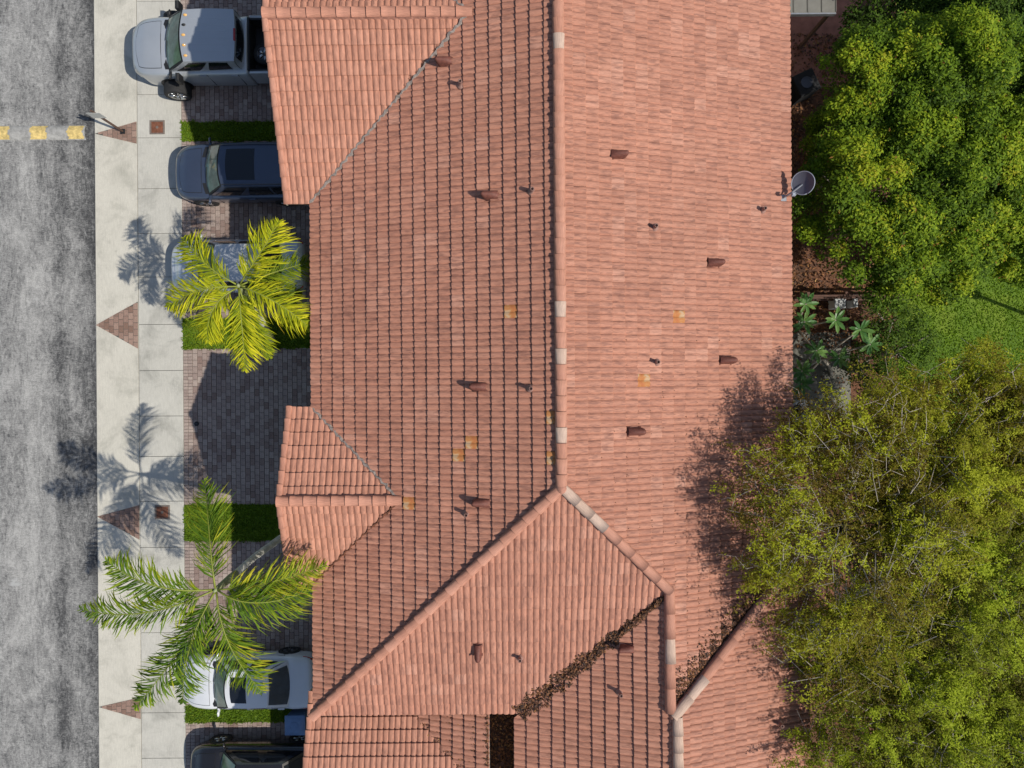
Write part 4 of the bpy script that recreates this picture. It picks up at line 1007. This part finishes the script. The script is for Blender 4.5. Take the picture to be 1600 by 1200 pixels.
# patio cover of ribbed sheets
a, b = P(1232, -40, 2.6), P(1306, 20, 2.6); pc = empty('patio_cover', ((a.x+b.x)/2, (a.y+b.y)/2, -.02)); tag(pc, 'grey ribbed sheet patio cover attached behind the house', 'awning')
ca = Vector((a.x-1.2, b.y, 0))-pc.location; cb = Vector((b.x, a.y, 0))-pc.location
for k in range(6):
    x0 = ca.x+(cb.x-ca.x)*k/6; x1 = ca.x+(cb.x-ca.x)*(k+1)/6
    MB().bbox((x0+.004, ca.y+.0, 2.60), (x1-.004, cb.y, 2.64), .01).build('sheet', M['roof_sheet'], pc); MB().box((x1-.02, ca.y+.02, 2.641), (x1+.0, cb.y, 2.665)).build('rib', M['roof_sheet'], pc)
MB().box((ca.x, ca.y-.05, 2.50), (cb.x, ca.y-.003, 2.645)).build('gutter', M['galvanised'], pc)
for x_ in (ca.x+.1, cb.x-.12): MB().box((x_-.05, ca.y+.05, 0), (x_+.05, ca.y+.15, 2.6)).build('post', M['brown_metal'], pc)
# black air conditioner / bin
p = P(1261, 128, .9); kb = empty('storage_bin', (p.x, p.y, -.05), R(25)); tag(kb, 'black square bin with round lid mark on the terracotta yard', 'bin')
MB().bbox((-.36, -.36, 0), (.36, .36, .86), .04).build('body', M['bin_black'], kb); MB().bbox((-.39, -.39, .862), (.39, .39, .93), .03).build('lid', M['bin_black'], kb)
MB().lathe([(.20, .931), (.20, .942), (.17, .942), (.17, .934), (.02, .934)], 20).build('lid_ring', M['rim_dark'], kb)
for (px, py, lab) in ((1246, 642, 'pale grey air conditioner beside the concrete patio'), (1268, 985, 'pale grey air conditioner below the feathery trees by the neighbour house')):
    p = P(px, py, .8); ac = empty('air_conditioner', (p.x, p.y, -.02)); tag(ac, lab, 'air conditioner')
    MB().bbox((-.38, -.38, 0), (.38, .38, .8), .05).build('casing', M['ac_grey'], ac)
    for rr in (.30, .23, .16, .09): MB().lathe([(rr, .801), (rr, .815), (rr-.02, .815), (rr-.02, .803)], 20).build('fan_guard', M['galvanised'], ac)
for px, py, sx, sy, lab in ((1313, 473, .38, .36, 'white plastic crate with leaves on it under the green trees'), (1337, 470, .14, .42, 'narrow white box standing in the dark under the trees')):
    p = P(px, py, .5); bx = empty('storage_box', (p.x, p.y, -.05)); tag(bx, lab, 'box')
    MB().bbox((-sx/2, -sy/2, 0), (sx/2, sy/2, .5), .03).build('body', M['white_plastic'], bx); MB().bbox((-sx/2-.015, -sy/2-.015, .502), (sx/2+.015, sy/2+.015, .55), .02).build('lid', M['ac_grey'], bx)
# satellite dish on the east eave
p = P(1224, 309, 5.85); ds = empty('satellite_dish', (p.x, p.y, F['E'].z(p.x, p.y)+.03)); tag(ds, 'grey satellite dish on a bracket at the roof eave', 'satellite dish')
MB().bbox((-.16, -.09, 0), (.10, .09, .03), .01).build('foot_plate', M['galvanised'], ds)
MB().tube([(0, 0, .02), (.14, .08, .22), (.40, .28, .36)], .028, 8).build('mast', M['galvanised'], ds)
dm = Matrix.Translation((.40, .30, .42)) @ Matrix.Scale(.86, 4) @ Vector((-.62, -.22, .74)).to_track_quat('Z', 'Y').to_matrix().to_4x4()
MB().lathe([(.02, -.055), (.15, -.045), (.28, -.015), (.355, .02), (.36, .03), (.345, .03), (.28, .0), (.15, -.03), (.02, -.04)], 28, dm).build('dish', M['dish_grey'], ds, True)
rm = MB(); rm.tube([dm @ Vector((.357*math.cos(t), .357*math.sin(t), .028)) for t in np.linspace(0, 2*math.pi, 29)], .013, 6); rm.build('dish_rim', M['dish_rim'], ds, True)
dl = (dm.to_3x3().inverted() @ Vector((-.5, -.8, -.3))); dl.z = 0; dl.normalize(); MB().tube([dm @ (dl*.36), dm @ (dl*.46+Vector((0, 0, .10))), dm @ (dl*.40+Vector((0, 0, .30)))], .016, 6).build('feed_arm', M['galvanised'], ds)
e_ = dm @ (dl*.38+Vector((0, 0, .32))); MB().bbox((e_.x-.05, e_.y-.05, e_.z-.04), (e_.x+.05, e_.y+.05, e_.z+.05), .02).build('receiver', M['dish_rim'], ds)
# post off to the east whose shadow lies on the lawn
lp = empty('lamp_post', (19.75, 1.9, -.1)); tag(lp, 'plain dark lawn lamp post casting a thin shadow over the grass', 'lamp post')
MB().lathe([(.14, 0), (.13, .12), (.075, .2), (.06, 3.7)], 12).build('post', M['black'], lp, True); MB().lathe([(.06, 3.7), (.16, 3.76), (.19, 4.0), (.06, 4.15), (.01, 4.18)], 14).build('lantern', M['black'], lp, True)
# fence rails behind the yards
fe = empty('wooden_fence', (13.2, 2.9, -.06)); tag(fe, 'low dark wooden fence between the yard shrubs and the trees', 'fence')
for k in range(3): MB().box((-3.2, -.03+k*.02, .35+k*.42), (.9, .03+k*.02, .46+k*.42)).build('rail', M['wood_dark'], fe)
for x_ in (-3.1, -1.8, -.5, .8): MB().box((x_-.05, .071, 0), (x_+.05, .16, 1.4)).build('post', M['wood_dark'], fe)

# plumerias: whorls of long leaves on bare branches
def whorl(c, n, l, Q, T, rs):
    for k in range(n):
        a = 2*math.pi*k/n+rs.uniform(-.25, .25); d = Vector((math.cos(a), math.sin(a), rs.uniform(-.1, .45))).normalized(); ll = l*rs.uniform(.75, 1.1)
        s = d.cross(Vector((0, 0, 1))).normalized(); w = ll*.16; p0 = c+d*.03
        m1, m2, tp = p0+d*ll*.4, p0+d*ll*.75-Vector((0, 0, .03)), p0+d*ll-Vector((0, 0, .10*ll))
        nn = Vector((0, 0, .018)); t = rs.random()
        for sg in (1, -1):
            Q += [[p0, p0+s*sg*w*.4, m1+s*sg*w+nn, m1], [m1, m1+s*sg*w+nn, m2+s*sg*w*.85+nn, m2], [m2, m2+s*sg*w*.85+nn, tp, tp-d*.01]]; T += [t, t, min(1, t+.1)]
def plumeria(label, base, heads):
    rs = np.random.default_rng(int(base[0]*100)); root = empty('plumeria', base); tag(root, label, 'shrub', 'plumerias on the concrete patio'); b = Vector(base)
    mb = MB(); Q, T = [], []
    mid = Vector((sum(h[0] for h in heads)/len(heads), sum(h[1] for h in heads)/len(heads), 1.0)); mb.tube([Vector((0, 0, 0)), (mid-b)*.5+Vector((0, 0, .2)), mid-b], [.06, .05, .045], 8)
    for h in heads:
        h = Vector(h)-b; mb.tube([mid-b, (mid-b).lerp(h, .5)+Vector((0, 0, -.1)), h], [.04, .03, .024], 6); whorl(h, 9, .42, Q, T, rs)
    mb.build('stem', M['bark_pale'], root, True); fast_quads('leaves', np.array([[tuple(v) for v in q] for q in Q]), M['leaf_plumeria'], root, T)
plumeria('plumeria with star-shaped leaf whorls beside the leaf-littered yard', tuple(P(1262, 500)-Vector((0, 0, .03))), [P(1259, 475, 2.6), P(1257, 503, 2.7), P(1306, 500, 2.4), P(1276, 548, 2.2)])
plumeria('plumeria with drooping leaf whorls over the concrete patio', tuple(P(1300, 585)-Vector((0, 0, .03))), [P(1253, 580, 2.0), P(1311, 560, 2.0), P(1344, 515, 2.3), P(1360, 538, 2.0), P(1252, 600, 1.4)])

# ------------------------------------------------------------------ trees
def leafq(pts, up, size, asp=.5, flat=.5):
    n = len(pts); nr = up + rng.normal(0, flat, (n, 3)); nr /= np.linalg.norm(nr, axis=1)[:, None]
    a = rng.uniform(0, 6.283, n); ref = np.stack([np.cos(a), np.sin(a), rng.normal(0, .2, n)], 1); x = np.cross(nr, ref); x /= np.linalg.norm(x, axis=1)[:, None]; y = np.cross(nr, x)
    s = size*rng.uniform(.6, 1.3, n); x *= s[:, None]; y *= (s*asp)[:, None]
    return np.stack([pts-x, pts+y, pts+x, pts-y], 1)
def limbs(root, base, heads, r0, mat, fork=.45):
    mb = MB(); b = Vector(base); c = Vector((0, 0, 0)); top = Vector((0, 0, 0))
    for h in heads: top += Vector(h)-b
    top /= len(heads); fk = Vector((top.x*.35, top.y*.35, top.z*fork)); 
    mb.tube([c, fk*.5+Vector((.08, -.05, 0)), fk], [r0*1.25, r0, r0*.85], 10)
    o = mb.build('trunk', M[mat], root, True)
    br = MB()
    for h in heads:
        q = Vector(h)-b; m_ = fk.lerp(q, .5)+Vector((random.uniform(-.3, .3), random.uniform(-.3, .3), .25)); br.tube([fk-Vector((0, 0, .1)), m_, q], [r0*.5, r0*.25, r0*.07], 6, False)
    tag(br.build('limbs', M[mat], root, True), kind='stuff')
def broad_tree(name, label, base, c, rad, nclump, mat, leaf=.050, per=1000, seed=1, tlo=0, thi=1, crmin=.22, crmax=.78):
    rs = np.random.default_rng(seed); root = empty(name, base); tag(root, label, 'tree'); b = np.array(base); c = np.array(c)-b; Q, T, heads = [], [], []
    for k in range(nclump):
        if k % 4:
            an = rs.uniform(0, 6.283); rr = rs.uniform(0, 1)**.5; d = np.array([math.cos(an)*rr, math.sin(an)*rr, math.sqrt(max(0, 1-rr*rr))*rs.uniform(.45, 1.05)])
        else:
            d = rs.normal(0, 1, 3); d[2] = abs(d[2])*.5-.3; d /= np.linalg.norm(d)
        cc = c+d*rad*(1+.15*math.sin(3*d[0]+seed)+.12*math.sin(5*d[1])); cc[2] = max(cc[2], .6)
        r = crmin+(crmax-crmin)*rs.beta(1.3, 1.6); heads.append(tuple(cc+b)); n = int(per*(r/.6)**2)
        v = rs.normal(0, 1, (n, 3)); v[:, 2] = np.abs(v[:, 2])*1.1-.25; v /= np.linalg.norm(v, axis=1)[:, None]
        sub = .82+.18*np.sin(v[:, 0]*7+k)*np.sin(v[:, 1]*6+2*k)
        pts = cc+v*(r*sub*rs.uniform(.55, 1.06, n))[:, None]*np.array([1, 1, .75])+rs.normal(0, .035, (n, 3))
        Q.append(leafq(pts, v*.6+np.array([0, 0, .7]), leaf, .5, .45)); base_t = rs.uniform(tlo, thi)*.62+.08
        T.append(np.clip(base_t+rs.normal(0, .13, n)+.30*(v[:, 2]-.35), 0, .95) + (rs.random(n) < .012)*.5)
    nf = int(nclump*per*.10); a_ = rs.uniform(0, 6.283, nf); r_ = rs.uniform(0, 1, nf)**.5*1.02
    d_ = np.stack([np.cos(a_)*r_, np.sin(a_)*r_, np.sqrt(np.clip(1-r_*r_, 0, 1))*rs.uniform(.1, .95, nf)], 1)
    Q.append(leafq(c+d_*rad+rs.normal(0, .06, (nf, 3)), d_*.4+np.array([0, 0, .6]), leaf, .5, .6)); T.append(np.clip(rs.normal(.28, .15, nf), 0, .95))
    limbs(root, base, heads[::3], .13, 'bark', .6)
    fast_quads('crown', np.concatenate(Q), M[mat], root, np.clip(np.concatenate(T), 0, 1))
    return root
def feather_tree(name, label, base, c, rad, nt, mat, seed=1, leaf=.038, tlo=.0, thi=1.0, lean=(0, 0), dens=78, fill=.22):
    rs = np.random.default_rng(seed); root = empty(name, base); tag(root, label, 'tree'); b = np.array(base); c = np.array(c)-b; Q, T = [], []; tw = MB()
    nb = max(10, nt//17); heads = []; cl = []
    for k in range(nb):
        an = rs.uniform(0, 6.283); rr = rs.uniform(0, 1)**.5; d = np.array([math.cos(an)*rr, math.sin(an)*rr, math.sqrt(max(0, 1-rr*rr))*rs.uniform(.35, 1)+.0]); 
        h = c+d*rad*(1+.14*math.sin(4*an+seed)); d = d/np.linalg.norm(d); heads.append(h); cl.append((h, d, tlo+(thi-tlo)*(rs.uniform(0, .55) if rs.random() < .6 else rs.uniform(.7, 1.0))))
    for k in range(nt):
        h, d, ct = cl[k % nb]
        o = h+rs.normal(0, .27, 3)*np.array([1.2, 1.2, .7]); dr = d*.6+rs.normal(0, .55, 3)+np.array([lean[0], lean[1], .12]); dr /= np.linalg.norm(dr); l = rs.uniform(.35, .85)
        e = o+dr*l+np.array([0, 0, -.12*l]); m_ = (o+e)/2+np.array([0, 0, .05])
        if rs.random() < .4: sw2 = rs.normal(0, .07, 3); tw.tube([Vector(o-dr*.5-sw2), Vector(o+sw2), Vector(m_-sw2*.5), Vector(e)], [.009, .008, .006, .003], 3, False)
        n = int(dens*l/.6); t = rs.uniform(.15, 1, n); pp = o*(1-t)[:, None]+e*t[:, None]+np.outer(4*t*(1-t)*.05, [0, 0, 1])+rs.normal(0, .06, (n, 3))
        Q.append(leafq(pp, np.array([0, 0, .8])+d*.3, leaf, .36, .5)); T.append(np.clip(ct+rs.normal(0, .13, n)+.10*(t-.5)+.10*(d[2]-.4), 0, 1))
    nf = int(nt*dens*fill); a_ = rs.uniform(0, 6.283, nf); r_ = rs.uniform(0, 1, nf)**.5
    d_ = np.stack([np.cos(a_)*r_, np.sin(a_)*r_, np.sqrt(np.clip(1-r_*r_, 0, 1))*rs.uniform(-.1, .8, nf)], 1)
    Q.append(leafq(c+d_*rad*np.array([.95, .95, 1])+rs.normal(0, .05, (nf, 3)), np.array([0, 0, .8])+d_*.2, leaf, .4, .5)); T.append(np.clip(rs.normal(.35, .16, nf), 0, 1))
    limbs(root, base, [tuple(h+b) for h in heads[::2]], .09, 'bark_pale', .68)
    tag(tw.build('twigs', M['bark_pale'], root), kind='stuff')
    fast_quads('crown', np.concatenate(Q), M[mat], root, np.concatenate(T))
    return root
def ctr(px, py, z): return tuple(P(px, py, z))
def gb(px, py, z=4.5, zz=-.08): p = P(px, py, z); return (p.x, p.y, zz)
broad_tree('broadleaf_tree', 'dense bright green tree with clumped leaves next to the satellite dish', gb(1398, 325), ctr(1398, 325, 4.6), np.array([2.6, 2.6, 2.0]), 125, 'leaf_green', seed=11)
broad_tree('broadleaf_tree', 'bright green rounded tree near the grey patio cover', gb(1422, 150), ctr(1422, 150, 4.8), np.array([2.5, 2.2, 1.9]), 112, 'leaf_green', seed=12)
broad_tree('broadleaf_tree', 'yellowish green tree crown at the lawn edge above the pole shadow', gb(1570, 280), ctr(1570, 280, 4.3), np.array([2.2, 2.3, 1.8]), 100, 'leaf_green', seed=13, tlo=.3, thi=1.2)
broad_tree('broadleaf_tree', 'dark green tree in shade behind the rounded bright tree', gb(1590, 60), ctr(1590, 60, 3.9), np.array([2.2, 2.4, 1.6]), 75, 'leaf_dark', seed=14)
broad_tree('garden_shrub', 'low olive shrub with reddish tips beside the brown leaf litter', gb(1300, 265, 2.2), ctr(1300, 265, 2.2), np.array([.9, 2.1, .9]), 34, 'leaf_green', leaf=.045, seed=15, tlo=0, thi=.6, crmin=.25, crmax=.5)
broad_tree('garden_shrub', 'small-leaved green hedge shrub next to the plumerias', gb(1390, 503, 1.6), ctr(1390, 503, 1.6), np.array([.95, .7, .7]), 26, 'leaf_dark', leaf=.045, per=300, seed=16, crmin=.2, crmax=.4)
broad_tree('garden_shrub', 'loose green shrub growing out of the fence beside the lawn', gb(1405, 545, 1.4), ctr(1405, 545, 1.4), np.array([.9, .9, .6]), 24, 'leaf_dark', leaf=.045, per=300, seed=18, crmin=.2, crmax=.42)
broad_tree('garden_shrub', 'small dark shrub filling the bed between the plumerias', gb(1350, 575, 1.0), ctr(1350, 575, 1.0), np.array([.75, .9, .5]), 20, 'leaf_dark', leaf=.045, per=300, seed=20, tlo=-.1, thi=.7, crmin=.2, crmax=.4)
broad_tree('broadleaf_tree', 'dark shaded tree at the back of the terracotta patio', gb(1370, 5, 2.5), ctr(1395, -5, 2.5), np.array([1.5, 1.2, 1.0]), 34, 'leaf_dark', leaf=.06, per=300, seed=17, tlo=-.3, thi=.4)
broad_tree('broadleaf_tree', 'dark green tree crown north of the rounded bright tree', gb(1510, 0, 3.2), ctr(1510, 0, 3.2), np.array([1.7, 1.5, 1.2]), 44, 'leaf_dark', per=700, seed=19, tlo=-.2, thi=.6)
feather_tree('feathery_tree', 'olive feathery tree reaching over the tiled eave and shading the roof', gb(1335, 830, 5), ctr(1326, 830, 7.35), np.array([2.5, 3.5, 1.5]), 1550, 'leaf_olive', 21, lean=(-.3, .1), dens=38, fill=.08)
feather_tree('feathery_tree', 'feathery tree with yellow-olive twiggy crown beside the concrete patio', gb(1450, 680, 5), ctr(1460, 715, 6.6), np.array([2.7, 2.2, 1.5]), 1250, 'leaf_olive', 22, tlo=.15, thi=1)
feather_tree('feathery_tree', 'lime green feathery tree with open crown between the olive trees', gb(1480, 900, 5), ctr(1490, 900, 6.4), np.array([2.9, 2.9, 1.5]), 1500, 'leaf_lime', 23)
feather_tree('feathery_tree', 'lime feathery tree behind the neighbour house eave', gb(1380, 1090, 5), ctr(1390, 1090, 6.3), np.array([2.3, 2.5, 1.4]), 1250, 'leaf_lime', 24, tlo=.15)
feather_tree('feathery_tree', 'bright lime feathery tree over the far lawn beyond the neighbour house', gb(1560, 1120, 5), ctr(1570, 1120, 6.0), np.array([2.4, 2.5, 1.4]), 1150, 'leaf_lime', 25, tlo=.1)
feather_tree('feathery_tree', 'thin olive tree on the lawn edge beside the lime trees', gb(1600, 770, 5), ctr(1610, 770, 5.6), np.array([1.8, 2.2, 1.3]), 700, 'leaf_olive', 26, tlo=.3)
